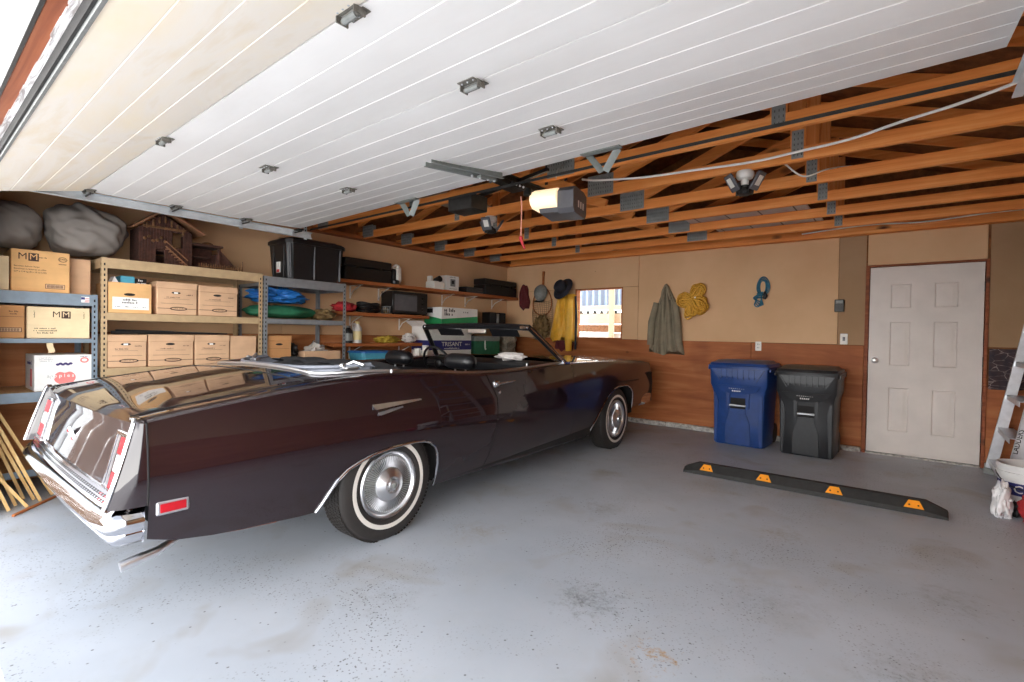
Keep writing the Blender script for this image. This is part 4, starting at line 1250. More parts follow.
for s in (1, -1):
    mb = MB(); T = Matrix.Translation((s*.36, 1.93, 1.288)) @ Matrix.Rotation(R(-52), 4, 'X'); mb.box((-.17, -.012, -.008), (.17, .085, .008), .007, 0, T); mb.build('sun_visor', m_vinyl, car, 40, True)
mb = MB(); mb.box((-.12, 1.955, 1.245), (.12, 1.975, 1.295), .008); mb.tube([(0, 1.97, 1.28), (0, 1.97, 1.315)], .006, 6)
mb.build('mirror', m_chrome2, car, 40, True)
# cabin
mb = MB()
P_ = []
for u in dens(-.80, .80, 16):
    a = abs(u)/.8
    P_.append([(u, 2.30+.15*(1-a*a), .975), (u, 2.20, .985+.01*(1-a)), (u, 2.08, .975), (u, 2.03, .95), (u, 2.03, .88), (u, 2.07, .80), (u, 2.10, .68)])
mb.grid(P_); mb.box((-.62, 2.025, .86), (-.20, 2.06, .935), .01); mb.box((.1, 2.02, .76), (.6, 2.05, .86), .008)
mb.build('dashboard', m_vinyl, car, 40, True)
mb = MB(); mb.tube([V((-.38, 1.80, .93))+V((.195*cos(a), -.19*sin(a)*.42, .19*sin(a)*.90)) for a in dens(0, 2*pi, 32)[:-1]], .012, 8, 0, True)
mb.tube([(-.38, 1.82, .93), (-.38, 2.08, .86)], .028, 10); mb.box((-.56, 1.80, .905), (-.20, 1.83, .94), .010); mb.ball((-.38, 1.80, .93), (.055, .03, .05), 14)
mb.build('steering_wheel', m_blackpl, car, 40, True)
def seat(name, y, zt, base_z, x0, x1, heads):
    mb = MB(); rows = []
    prof = [(0.0, .50), (.0, .44), (-.05, .42), (-.12, .44), (-.50+.0, .47), (-.56, .50)]
    n = 9
    P_ = []
    for i in range(n*4+1):
        u = x0+(x1-x0)*i/(n*4); q = .012*abs(sin(pi*i/4))
        edge_ = 1-(abs((i/(n*4))-.5)*2)**10
        P_.append([(u, y+.22, base_z), (u, y+.20-.01, zt-.10), (u, y+.14, zt-.02*(1-edge_)), (u, y+.06, zt+.012*edge_), (u, y-.02+.0, zt-.02), (u, y-.05, zt-.10), (u, y-.05, base_z)][::-1] if False else
                  [(u, y-.10, base_z), (u, y-.06, zt-.12), (u, y-.03, zt-.02), (u, y+.03, zt+.012*edge_), (u, y+.10, zt-.02), (u, y+.13+q, zt-.10), (u, y+.16+q, base_z+.20), (u, y+.22, base_z+.16), (u, y+.45, base_z+.19+q), (u, y+.62, base_z+.17), (u, y+.66, base_z+.10), (u, y+.66, base_z-.05)])
    mb.grid(P_); 
    for e in (P_[0], P_[-1]): mb.add(e, [tuple(range(len(e)))])
    o = mb.build(name, m_vinyl, car, 50, True)
    for hx in heads:
        mb = MB(); rows = []
        for i in range(13):
            k = i/12; xx = hx-.165+.33*k; e = (1-abs(2*k-1)**6)**.5 if 0 < i < 12 else .02
            rows.append([(xx, y+.02+.07*e*cos(a), zt+.085+.075*e*sin(a)*(1 if sin(a) > 0 else .8)) for a in dens(0, 2*pi, 16)[:-1]])
        mb.grid(rows, 0, False, True)
        for q in (-.06, .06): mb.cyl((hx+q, y+.03, zt-.04), (hx+q, y+.02, zt+.05), .008, None, 8, 1)
        mb.build('headrest', [m_vinyl, m_chrome2], o, 60, True)
seat('front_seat', 1.26, .915, .42, -.74, .74, (.42, -.37))
seat('rear_seat', .55, .875, .42, -.66, .66, ())
# folded top: dark cloth folds in a pale lined tray with bows and latches
mb = MB()
def tray(x, k): # k 0..1 front to back
    return
P_ = []
def urim(u): # the upturned rear edge of the folded top, u -1..1 across
    a = abs(u); return V((.72*u*(1-.06*a**6), -.135+.32*a**5, 1.006+.022*a**4))
for u in dens(-1, 1, 40):
    q = urim(u); P_.append([q+V((0, -.022, -.055)), q+V((0, -.016, -.02)), q+V((0, -.006, 0)), q+V((0, .012, .004)), q+V((0, .04, -.020)), q+V((0, .10, -.040)), q+V((0, .16, -.045)), q+V((0, .21, -.05))])
mb.grid(P_, 0)
mb.build('top_lining', m_topliner, car, 50, True)
mb = MB()
for j, (yy, zz, ry, rz_, wv) in enumerate(((.46, .975, .15, .030, .006), (.28, .985, .13, .026, .008), (.56, .960, .12, .028, .004), (.36, 1.015, .14, .020, .007))):
    rows = []
    for i in range(29):
        u = -1+2*i/28; x = .74*u; e = max(.15, (1-abs(u)**8))
        cy = yy-.05*(1-u*u)+.01*sin(i*1.3+j); cz = zz+wv*sin(i*.9+j*2)-.012*abs(u)**3
        rows.append([(x, cy+ry*cos(a)*e*.8, cz+rz_*sin(a)*e) for a in dens(0, 2*pi, 14)[:-1]])
    mb.grid(rows, 0, False, True); mb.add(rows[0], [tuple(range(14))]); mb.add(rows[-1], [tuple(range(14))])
mb.build('folded_top_cloth', m_topcloth, car, 60, True)
mb = MB(); mb.tube([urim(u)+V((0, -.004, .006)) for u in dens(-1, 1, 40)], .014, 8); mb.build('top_bow', m_topliner, car, 50, True)
for s in (1, -1):
    mb = MB(); mb.tube(spline([(s*.69, .18, 1.005), (s*.76, .34, .990), (s*.77, .50, .975), (s*.74, .66, .955)], 5), .014, 8); mb.build('top_side_rail', m_topcloth, car, 50, True)
for s in (1, -1):
    mb = MB(); mb.box((s*.58, .0, 1.005), (s*.68, .09, 1.025), .006); mb.tube([(s*.60, .03, 1.025), (s*.64, .08, 1.055), (s*.70, .11, 1.035)], .010, 8); mb.ball((s*.62, .01, 1.03), .018, 10); mb.tube([(s*.56, .03, 1.015), (s*.66, .12, 1.02)], .009, 6)
    mb.build('top_latch', m_chrome2, car, 40, True)
mb = MB()
for s in (1, -1):
    mb.box((s*.66, .56, .955), (s*.74, .66, .975), .006); mb.tube([(s*.73, .60, .965), (s*.76, .72, .955)], .010, 6)
mb.build('top_hinge', m_chrome2, car, 40, True)
for s in (1, -1):
    mb = MB(); mb.cyl((s*.80, 1.72, .955), (s*.80, 1.72, .992), .006, .008, 8); mb.build('lock_button', m_chrome2, car, 40, True)
for ch in car.children:
    if ch.type != 'MESH': continue
    for o_ in [ch]+list(ch.children):
        for v_ in o_.data.vertices:
            if v_.co.y < -.3: v_.co.y += .024*(.95-v_.co.x)*min(1, (-.3-v_.co.y)/.5)
# a white rag lying on the dashboard
CT = Matrix.Translation(car.location) @ Matrix.Rotation(CAR_TH, 4, 'Z')
def rag(c, r, seed, T=None):
    mb = MB()
    def fn(d):
        p = V((d.x*2.2+seed, d.y*2.2, d.z*2.2)); return 1+.42*noise.noise(p)+.16*noise.noise(p*2.7)
    mb.ball(c, r, 36, 0, fn, T, 20); return mb
mb = rag((.30, 2.13, 1.022), (.17, .075, .038), 3.0, CT)
solo(mb, 'cleaning_rag', m_whitecloth, 'crumpled white rag lying on the dashboard of the car', 'rag', sm=80)
# ------------------------------------------------------------------ steel shelving along the left wall
SX0, SXF = -5.528, -4.95
def shelving(name, label, y0, y1, levels, ztop, m, mboard, sticker=False):
    """levels: (beam top, beam height)"""
    r = thing(name, label, 'shelving', ((SX0+SXF)/2, (y0+y1)/2, 0), 0, 'steel storage shelving units')
    w = .036
    for xx, sx_ in ((SXF, 1), (SX0, -1)):
        for yy, sy in ((y0, 1), (y1, -1)):
            mb = MB()
            mb.box((xx-sx_*.0018, yy, 0), (xx, yy+sy*w, ztop), 0); mb.box((xx-sx_*.0019, yy, 0), (xx-sx_*w, yy+sy*.0018, ztop), 0)
            k = .05
            while k < ztop-.03:
                mb.box((xx-sx_*.0005, yy+sy*.014, k), (xx+sx_*.0006, yy+sy*.024, k+.020), 0, 1)
                mb.box((xx-sx_*.014, yy-sy*.0006, k), (xx-sx_*.024, yy+sy*.0004, k+.020), 0, 1)
                k += .042
            mb.build('post', [m, m_dark], r, 30)
    for zt, bh in levels:
        for xx, sx_ in ((SXF, -1), (SX0, 1)):
            mb = MB(); mb.box((xx+sx_*.002, y0+.0365, zt-bh), (xx+sx_*.005, y1-.0365, zt)); mb.box((xx+sx_*.005, y0+.0365, zt-bh), (xx+sx_*.030, y1-.0365, zt-bh+.003))
            mb.build('beam', m, r, 30)
        for yy, sy in ((y0, 1), (y1, -1)):
            mb = MB(); mb.box((SX0+.038, yy+sy*.002, zt-bh), (SXF-.038, yy+sy*.005, zt)); mb.build('beam', m, r, 30)
        mb = MB(); mb.box((SX0+.006, y0+.006, zt-.016), (SXF-.0055, y1-.006, zt-.0005), .001); mb.build('shelf_board', mboard, r, 30)
    return r
u1 = shelving('shelving_unit', 'blue-grey steel shelving unit holding the apples carton', .37, 1.0, ((.20, .05), (.762, .072), (1.152, .032), (1.492, .088)), 1.494, m_greyblue, m_partboard)
mb = MB(); T = on_x(SXF-.0015, .925, 1.452)
mb.box((-.024, -.022, 0), (.024, .022, .0006), 0, 0, T); mb.box((-.024, .0, .0006), (-.002, .018, .0010), 0, 1, T)
for q in range(3): mb.box((-.004+q*.002, -.018+q*.012, .0006), (.022, -.013+q*.012, .0010), 0, 2, T)
mb.build('sticker', [m_white, m_navy, m_red], u1)['label'] = 'small flag sticker'
shelving('shelving_unit', 'tan steel shelving unit full of cardboard archive boxes', 1.022, 2.262, ((.22, .055), (.918, .058), (1.360, .060), (1.792, .080)), 1.794, m_tansteel, m_partboard)
shelving('shelving_unit', 'grey steel shelving unit under the black plastic tote', 2.278, 3.185, ((.22, .05), (.932, .05), (1.358, .048), (1.775, .09)), 1.777, m_greysteel, m_partboard)

# ------------------------------------------------------------------ cartons
def carton(name, label, y0, y1, z0, z1, xf, depth, mats, printer=None, group='cardboard boxes on the shelves', lid=None, handle=False, open_=False, cat='box'):
    r = thing(name, label, cat, (xf-depth/2, (y0+y1)/2, z0), 0, group)
    x0 = xf-depth
    mb = MB()
    if open_:
        t_ = .006
        mb.box((x0, y0, z0), (xf, y1, z0+t_)); mb.box((xf-t_, y0, z0+t_), (xf, y1, z1)); mb.box((x0, y0, z0+t_), (x0+t_, y1, z1)); mb.box((x0+t_, y0, z0+t_), (xf-t_, y0+t_, z1)); mb.box((x0+t_, y1-t_, z0+t_), (xf-t_, y1, z1))
    else:
        mb.box((x0, y0, z0), (xf, y1, z1), .004)
        mb.box((x0+.01, (y0+y1)/2-.001, z1-.0005), (xf-.001, (y0+y1)/2+.001, z1+.0006), 0, 3 if len(mats) > 3 else 1)
    if printer: printer(mb, xf+.0004, y0, y1, z0, z1)
    b = mb.build('carton_body', mats, r, 30)
    if lid:
        mb = MB(); mb.box((x0-.004, y0-.003, z1-lid), (xf+.004, y1+.003, z1+.003), .004)
        mb.build('lid', mats[0], r, 30)
    return r
INKS = [m_ink, m_white, m_red, m_green, m_purple]
def mm_logo(mb, x, y, z, s, k=1):
    mb.text('M', s*1.2, 1, on_x(x, y-s*.52, z))
    mb.box((-s*.5, -s*.52, 0), (s*.5, s*.52, .0006), 0, 1, on_x(x, y+s*.52, z))
    mb.text('M', s*1.1, 2, on_x(x+.0008, y+s*.52, z))
def p_mm1(mb, x, y0, y1, z0, z1):
    mm_logo(mb, x, y0+.088, z1-.052, .056)
    mb.box((-.03, -.014, 0), (.03, .012, .0005), 0, 2, on_x(x, y0+.17, z1-.053)); mb.scribble(.045, .010, 1, on_x(x+.0006, y0+.168, z1-.052), seed=2)
    for a in (1, .8):
        mb.lathe([(.026*a, 0), (.026*a-.003, .0006)], 24, 1, on_x(x, y1-.04, z1-.052) @ Matrix.Scale(.75, 4, (0, 1, 0)))
    mb.scribble(.03, .010, 1, on_x(x, y1-.04, z1-.052), seed=3); mb.scribble(.045, .012, 1, on_x(x, y1-.04, z1-.088), seed=4)
    mb.text('Boneless Salmon Strips', .0145, 1, on_x(x, y0+.014, z1-.122), 'LEFT', .008); mb.text('Bouchees et lanieres en effile', .0145, 1, on_x(x, y0+.014, z1-.142), 'LEFT', .008); mb.text('227 x 114 kg (8 x 10 oz 2.78)', .0145, 1, on_x(x, y0+.014, z1-.162), 'LEFT', .008)
    T = on_x(x, y1-.085, z0+.045)
    mb.box((-.052, -.017, 0), (.058, .017, .0004), 0, 1, T); mb.box((-.049, -.014, .0004), (.055, .014, .0008), 0, 3, T)
    for i in range(13): mb.box((-.042+i*.007, -.010, .0008), (-.0385+i*.007, .010, .0012), 0, 1, T)
def p_mm2(mb, x, y0, y1, z0, z1):
    mm_logo(mb, x, (y0+y1)/2+.01, z1-.055, .052)
    for yy in (y0+.04, y1-.035):
        mb.scribble(.050, .008, 1, on_x(x, yy, z1-.055, pi/2), seed=5)
    for q, w in enumerate((.12, .13, .09)): mb.scribble(w, .011, 1, on_x(x, y0+.10, z0+.072-q*.017), seed=6+q)
def p_brown(mb, x, y0, y1, z0, z1):
    T = on_x(x, y1-.085, z0+.060)
    mb.box((-.07, -.016, 0), (.07, .016, .0004), 0, 1, T); mb.box((-.066, -.012, .0004), (.066, .012, .0008), 0, 3, T)
    for i in range(16): mb.box((-.060+i*.0075, -.010, .0008), (-.056+i*.0075, .010, .0012), 0, 1, T)
    mb.scribble(.05, .011, 1, on_x(x, y1-.055, z1-.045), seed=8); mb.scribble(.04, .010, 1, on_x(x, y1-.055, z1-.062), seed=9)
    mb.box((y0+.0, z1-.082, 0), (y1-.002, z1-.080, .0004), 0, 1, on_x(x, 0, 0))
carton('cardboard_box', 'orange-tan carton with dark M logo on top of blue-grey shelving', .525, .842, 1.494, 1.797, -5.0, .40, [m_card2, m_ink, m_card2, m_card], p_mm1)
carton('cardboard_box', 'pale cream carton at the left end of the top blue-grey shelf', .372, .515, 1.494, 1.735, -4.985, .38, [m_card3, m_ink])
carton('cardboard_box', 'plain brown box behind the orange-tan carton with dark M logo', .850, .985, 1.494, 1.775, -5.10, .36, [m_card, m_ink])
carton('cardboard_box', 'brown carton with barcode panel on the second blue-grey shelf', .385, .592, 1.154, 1.388, -4.962, .40, [m_card4, m_ink, m_white, m_card], p_brown)
carton('cardboard_box', 'cream carton with dark M logo on the second blue-grey shelf', .603, .955, 1.154, 1.385, -4.962, .40, [m_card3, m_ink, m_card3, m_card], p_mm2)
# apples carton
m_pinkp = plain('print_pink', (236, 128, 124), .6)
def p_apples(mb, x, y0, y1, z0, z1):
    # apple
    T = on_x(x, (y0+y1)/2+.005, z0+.095)
    pts = []
    for i in range(48):
        a = 2*pi*i/48; rx, rz_ = .062, .052
        yy = sin(a)*rz_ - .016*math.exp(-((a-pi/2)/.35)**2) + .006*math.exp(-((a-3*pi/2)/.3)**2)
        pts.append((cos(a)*rx, yy))
    mb.prism(pts, 0, .0006, 1, T); 
    mb.prism([(-.055, -.075), (-.035, -.052), (0, -.050), (-.018, -.066), (-.05, -.082)], 0, .0006, 3, on_x(x, (y0+y1)/2-.025, z0+.085))
    mb.text('a p p l e s', .036, 2, on_x(x+.0008, (y0+y1)/2-.012, z0+.110), bold=.012)
    mb.text('ap', .036, 5, on_x(x+.0003, (y0+y1)/2-.078, z0+.110), bold=.0)
    for i in range(6): mb.ball((0, 0, 0), (.012, .009, .0005), 10, 4, T=on_x(x, (y0+y1)/2-.035+i*.0145, z1-.072+(.006 if i % 2 else 0)))
    T = on_x(x, y1-.045, z1-.038)
    mb.prism([(.026*cos(a), .022*sin(a)-.004) for a in dens(0, 2*pi, 24)[:-1]], 0, .0005, 1, T); mb.prism([(.015*cos(a), .011*sin(a)-.004) for a in dens(0, 2*pi, 20)[:-1]], .0005, .0010, 2, T); mb.scribble(.05, .008, 4, on_x(x+.0004, y1-.045, z1-.016), seed=3)
    for q in range(3): mb.scribble(.08, .008, 5, on_x(x, y0+.065, z1-.022-q*.012), seed=12+q)
    # left end print
    Te = Matrix(((1, 0, 0, x-.19), (0, 0, -1, y0-.0004), (0, 1, 0, z0+.12), (0, 0, 0, 1)))
    mb.box((.02, -.09, 0), (.10, .04, .0006), 0, 1, Te); mb.scribble(.2, .03, 4, Te @ Matrix.Translation((0, .08, 0)), seed=5)
r = carton('apple_carton', 'white fruit carton with red apple print on lowest blue-grey shelf', .642, .968, .764, 1.030, -4.956, .38, [m_white, m_pinkp, m_white, m_green, m_purple, m_galv], p_apples, None)
mb = MB(); mb.box((-5.336, .6415, .985), (-4.955, .9685, 1.034), .002, 0)
mb = MB()
P_ = spline([(-4.965, .725, 1.118), (-4.955, .728, 1.085), (-4.945, .735, 1.06), (-4.94, .728, 1.045)], 5)
mb.grid([[(p.x, p.y-.018, p.z), (p.x, p.y+.018, p.z+.004)] for p in P_]); mb.grid([[(p.x-.001, p.y-.018, p.z), (p.x-.001, p.y+.018, p.z+.004)] for p in P_])
solo(mb, 'paper_tag', m_card3, 'curled strip of tape hanging above the white apples carton', 'tape', sm=60)

# archive boxes with printed ovals
def p_bank(seed):
    def f(mb, x, y0, y1, z0, z1):
        c = (y0+y1)/2; rn = random.Random(seed)
        mb.prism([(.066*cos(a), .0165*sin(a)) for a in dens(0, 2*pi, 30)[:-1]], 0, .0006, 1, on_x(x, c+.01, z0+.052)); mb.prism([(.054*cos(a), .0085*sin(a)) for a in dens(0, 2*pi, 30)[:-1]], .0006, .0011, 3, on_x(x, c+.01, z0+.052)); mb.scribble(.07, .006, 1, on_x(x+.0012, c+.01, z0+.052), seed=seed)
        for (a, b) in ((y0+.004, c-.05), (c+.07, y1-.004)): mb.box((x-.0005, a, z0+.050), (x+.0004, b, z0+.054), 0, 1)
        mb.box((x-.0005, y0+.03, z0+.094), (x+.0004, y1-.03, z0+.096), 0, 1); mb.box((x-.0005, y0+.05, z0+.135), (x+.0004, y1-.06, z0+.1365), 0, 1)
        mb.scribble(.10, .010, 1, on_x(x, c-.03, z0+.148), seed=seed+5); mb.scribble(.05, .011, 1, on_x(x, y1-.055, z0+.172), seed=seed+2)
        mb.prism([(.034*cos(a), .010*sin(a)) for a in dens(0, 2*pi, 20)[:-1]], 0, .0006, 2, on_x(x, c-.01, z0+.188))
        if seed % 2: mb.box((-.016, -.006, .0006), (.014, .008, .0012), 0, 4, on_x(x, c-.01, z0+.186))
    return f
BM = [m_card, m_ink, m_dark, m_card, m_white]
for lb, y0, y1, z0, z1, sd in (('archive box on middle tan shelf beside the box with white label', 1.392, 1.692, 1.362, 1.638, 1),
                           ('archive box on middle tan shelf nearest the blue tarp', 1.708, 2.032, 1.362, 1.630, 2),
                           ('archive box at left end of the lower tan shelf', 1.062, 1.322, .920, 1.182, 3),
                           ('archive box in the middle of three on the lower tan shelf', 1.337, 1.668, .920, 1.185, 4),
                           ('archive box on lower tan shelf beside the plain brown box', 1.682, 1.966, .920, 1.186, 5)):
    carton('archive_box', lb, y0, y1, z0, z1, -4.958, .40, BM, p_bank(sd), 'cardboard archive boxes', .055)
def p_lab(mb, x, y0, y1, z0, z1):
    c = (y0+y1)/2
    T = on_x(x, c+.005, z0+.078); mb.box((-.122, -.050, 0), (.122, .048, .0006), 0, 2, T)
    mb.scribble(.11, .017, 1, T @ Matrix.Translation((0, .026, .0007)), seed=3); mb.scribble(.12, .017, 1, T @ Matrix.Translation((0, .004, .0007)), seed=5)
    for q in (-.085, -.02, .03, .085): mb.scribble(.035, .009, 1, T @ Matrix.Translation((q, -.030, .0007)), seed=int(q*100)+20)
    mb.prism([(.038*cos(a), .011*sin(a)) for a in dens(0, 2*pi, 24)[:-1]], 0, .0006, 3, on_x(x, c-.005, z0+.150))
carton('cardboard_box', 'open yellow-tan box with white label on the middle tan shelf', 1.066, 1.352, 1.362, 1.606, -4.957, .38, [m_card2, m_inkb, m_white, m_dark], p_lab, open_=True)
o = thing('storage_binder', 'light blue box standing in the open yellow-tan box', 'box', (-5.07, 1.21, 1.372))
mb = MB(); mb.box((-5.20, 1.165, 1.3690), (-5.05, 1.262, 1.668), .004); mb.build('case', m_blueprint, o)
o = thing('storage_binder', 'black box with white print standing in the open yellow-tan box', 'box', (-5.07, 1.31, 1.372))
mb = MB(); mb.box((-5.20, 1.264, 1.3690), (-5.05, 1.345, 1.655), .004); mb.scribble(.04, .018, 1, on_x(-5.0495, 1.305, 1.637), seed=8); mb.scribble(.06, .010, 1, on_x(-5.0495, 1.305, 1.615), seed=2); mb.build('case', [m_blackpl, m_white], o)
mb = MB(); mb.add([(-5.0, 1.085, 1.58), (-5.0, 1.155, 1.58), (-5.0, 1.115, 1.655), (-5.12, 1.085, 1.58), (-5.12, 1.155, 1.58), (-5.12, 1.115, 1.655), (-5.06, 1.12, 1.3695)], [(0, 1, 2), (3, 5, 4), (0, 2, 5, 3), (1, 4, 5, 2), (0, 3, 6), (3, 4, 6), (4, 1, 6), (1, 0, 6)])
solo(mb, 'paper_wedge', m_white, 'white folded card poking out of the open yellow-tan box', 'card')
carton('cardboard_box', 'plain brown box on the lower tan shelf next to grey shelving', 1.978, 2.215, .920, 1.182, -4.965, .44, [m_card, m_ink])
o = thing('rod_bundle', 'dark rods lying across the archive boxes on the lower tan shelf', 'rods', (-5.1, 1.5, 1.186))
for i, (ya, yb, xa, xb, za, zb) in enumerate(((1.10, 1.95, -5.02, -5.06, 1.202, 1.198), (1.14, 1.80, -5.08, -5.00, 1.215, 1.200), (1.30, 1.98, -5.12, -5.04, 1.200, 1.200))):
    mb = MB(); mb.tube([(xa, ya, za), ((xa+xb)/2, (ya+yb)/2, (za+zb)/2+.004), (xb, yb, zb)], [.013, .010, .005], 8); mb.build('rod', m_blackpl, o)
def p_hole(mb, x, y0, y1, z0, z1):
    mb.prism([(.036*cos(a), .011*sin(a)) for a in dens(0, 2*pi, 24)[:-1]], 0, .0006, 2, on_x(x, (y0+y1)/2, z1-.085))
    mb.box((x-.0005, y0+.02, z1-.13), (x+.0004, y1-.02, z1-.128), 0, 1)
carton('archive_box', 'archive box with a dark hand hole on the grey shelving', 2.325, 2.575, .934, 1.185, -4.985, .38, [m_card4, m_ink, m_dark, m_card], p_hole, 'cardboard archive boxes', .05)
carton('cardboard_tray', 'low brown cardboard tray on the grey shelving', 2.725, 3.145, .934, 1.025, -4.985, .36, [m_card, m_ink], None, None, open_=True, cat='tray')

# soft lumps
def lump(c, r, seed, amp=.3, freq=2.0, n=40, fold=0.0, flat=None, T=None, sq=1.0, wr=0.0):
    mb = MB()
    def fn(d):
        p = V((d.x*freq+seed*7.3, d.y*freq, d.z*freq))
        q = 1+amp*noise.noise(p)+amp*.4*noise.noise(p*2.6)
        if fold:
            a = abs(noise.noise(p*1.35+V((3.1, 0, 0)))); q -= fold*math.exp(-(a/.16)**2)
        if wr:
            n1 = noise.noise(p*.9); n2 = noise.noise(p*1.1+V((4, 2, 9)))
            q += wr*(.5*sin(d.y*7+4.5*n1+d.z*2.5)+.45*sin(d.z*6.5+5*n2-d.y*2)+.35*sin((d.y+d.z)*12+6*n1))*(.5+.5*noise.noise(p*.7+V((1, 7, 3)))+.3)
        if sq != 1.0:
            m = (d.x**4+d.y**4+d.z**4)**.25; q *= (1-sq)/m*.80+sq
        if flat is not None and d.z*q < flat: q = flat/d.z
        return q
    mb.ball(c, r, n, 0, fn, T, n//2+4)
    return mb
SM = dict(sm=75)
solo(lump((-5.235, .540, 1.985), (.24, .205, .190), 1, .14, 1.3, 96, .0, -.90, sq=.30, wr=.055), 'storage_bag', m_duvet, 'grey cloth bag stuffed above the cartons, left of two', 'bag', 'stuffed grey cloth bags', **SM)
solo(lump((-5.22, .975, 2.01), (.245, .285, .222), 4, .14, 1.35, 110, .0, -.90, sq=.30, wr=.055), 'storage_bag', m_duvet, 'large grey cloth bag stuffed beside the toy stable', 'bag', 'stuffed grey cloth bags', **SM)
o = thing('tarpaulin', 'crumpled blue tarpaulin on the grey shelving', 'tarpaulin', (-5.2, 2.54, 1.50))
lump((-5.19, 2.52, 1.595), (.20, .31, .095), 8, .40, 2.3, 56, .22, -.7).build('folded_sheet', m_tarp, o, 75)
mb = lump((-5.17, 2.55, 1.436), (.17, .37, .072), 12, .16, 1.6, 40, .0, -.9); solo(mb, 'sleeping_roll', m_greenc, 'dark green cloth roll under the blue tarpaulin', 'roll', **SM)
mb = lump((-5.17, 3.02, 1.425), (.17, .115, .064), 15, .35, 3, 36, .1, -.9); solo(mb, 'cloth_bundle', m_camo, 'mottled brown bundle at right end of the grey shelf', 'bundle', **SM)
mb = lump((-5.2, 2.65, 1.03), (.18, .065, .09), 21, .3, 3, 30, .1, -.9); solo(mb, 'tool_bag', m_blackpl, 'dark bag between archive box and low cardboard tray', 'bag', **SM)
t = NT('clear_plastic_film'); m_film = t.set(lin((206, 198, 190)), .2); t.b.inputs['Alpha'].default_value = .75
mb = lump((-5.15, 2.93, .995), (.10, .13, .105), 24, .6, 3.2, 32, .2, -.5); solo(mb, 'plastic_bag', m_film, 'crumpled clear plastic bag lying in the low cardboard tray', 'bag', **SM)

# black tote
o = thing('plastic_tote', 'large black plastic tote on top of the grey shelving', 'tote', (-5.2, 2.86, 1.776))
mb = MB()
def rr(x0, x1, y0, y1, z, c): return [(x0+c, y0, z), (x1-c, y0, z), (x1, y0+c, z), (x1, y1-c, z), (x1-c, y1, z), (x0+c, y1, z), (x0, y1-c, z), (x0, y0+c, z)]
rows = [rr(-5.41, -5.005, 2.565, 3.145, 1.776, .04), rr(-5.41, -5.005, 2.56, 3.15, 1.80, .04), rr(-5.43, -4.975, 2.53, 3.19, 2.15, .05)]
mb.grid(rows, 0, False, True); mb.add(rows[0], [tuple(range(8))]); mb.add(rows[-1], [tuple(range(7, -1, -1))])
for yy in (2.555, 2.82, 3.12): mb.box((-4.998, yy-.006, 1.79), (-4.972, yy+.006, 2.14), .004, 1)
for xx in (-5.3, -5.08): mb.box((xx-.01, 2.528, 1.79), (xx+.01, 2.566, 2.13), .004, 0)
mb.box((-5.245, 2.5355, 1.85), (-5.165, 2.546, 1.965), .003, 2); mb.box((-5.235, 2.535, 1.855), (-5.175, 2.5358, 1.885), 0, 3)
mb.build('tub', [m_blackpl, m_greypl, m_white, m_red], o, 30)
mb = MB(); rows = [rr(-5.445, -4.96, 2.515, 3.205, 2.15, .05), rr(-5.445, -4.96, 2.515, 3.205, 2.185, .05), rr(-5.43, -4.975, 2.53, 3.19, 2.20, .06), rr(-5.40, -5.0, 2.56, 3.16, 2.205, .06), rr(-5.38, -5.02, 2.58, 3.14, 2.218, .06)]
mb.grid(rows, 0, False, True); mb.add(rows[0], [tuple(range(8))]); mb.add(rows[-1], [tuple(range(7, -1, -1))])
mb.build('lid', m_blackpl, o, 30)

# toy stable
o = thing('toy_stable', 'dark rustic toy stable with pitched roof on the tan shelving', 'model house', (-5.2, 1.6, 1.793))
xf = -5.10
def arch(yc_, z0, w, h): return [(yc_-w, z0), (yc_+w, z0)] + [(yc_+w*cos(a), z0+h-w+w*sin(a)) for a in dens(0, pi, 10)]
mb = MB()
zr, ze, ya, yb, yp = 2.245, 2.10, 1.30, 1.70, 1.475
# gabled front built as vertical boards round the openings
y = ya
while y < yb-.001:
    y2 = min(y+.0205, yb); ym = (y+y2)/2
    ztop = ze+(zr-ze)*(1-abs(ym-yp)/(yp-ya if ym < yp else yb-yp))
    segs = [(1.794, ztop)]
    if 1.555 < ym < 1.625: segs = [(1.794, 1.96), (2.09, ztop)]
    if 1.42 < ym < 1.475: segs = [(1.93, ztop)]
    for a, b in segs: mb.box((xf-.018-.004*random.random(), y+.0005, a), (xf, y2, b), .003)
    y = y2
mb.box((xf-.26, ya, 1.794), (xf-.02, ya+.012, ze), .003); mb.box((xf-.26, yb-.012, 1.794), (xf-.02, yb, ze), .003); mb.box((xf-.26, ya, 1.794), (xf-.25, yb, 1.9), .003); mb.box((xf-.26, ya+.013, 1.915), (xf-.03, yb-.013, 1.93))
for q in range(6):
    yy = ya+.04+q*.030; mb.ball((xf+.004, yy, 2.01+.02*sin(q*2)), .014, 8, 1)
mb.build('walls', [m_stable, m_moss], o, 40)
mb = MB()
for (y0, z0, y1, z1) in ((1.255, 2.085, yp, zr+.02), (yp, zr+.02, 1.785, 2.10)):
    d = V((y1-y0, z1-z0)).normalized(); n_ = V((-d.y, d.x))*.014
    mb.add([(x, p[0]+q*n_.x, p[1]+q*n_.y) for x in (xf-.30, xf+.05) for p in ((y0, z0), (y1, z1)) for q in (0, 1)], [(0, 1, 3, 2), (4, 6, 7, 5), (0, 4, 5, 1), (2, 3, 7, 6), (0, 2, 6, 4), (1, 5, 7, 3)])
mb.build('roof', m_stable2, o, 30)
mb = MB()
for i in range(7): 
    yy = yp-.12+i*.045; zz = ze+(zr-ze)*(1-abs(yy-yp)/.21)*.9; mb.box((xf+.002, yy-.007, zz-.06), (xf+.014, yy+.007, zz-.005), .003)
mb.box((xf+.003, yp-.15, 2.105), (xf+.012, yp+.17, 2.125), .002)
mb.build('gable_spindles', m_moss, o, 40)
mb = MB()
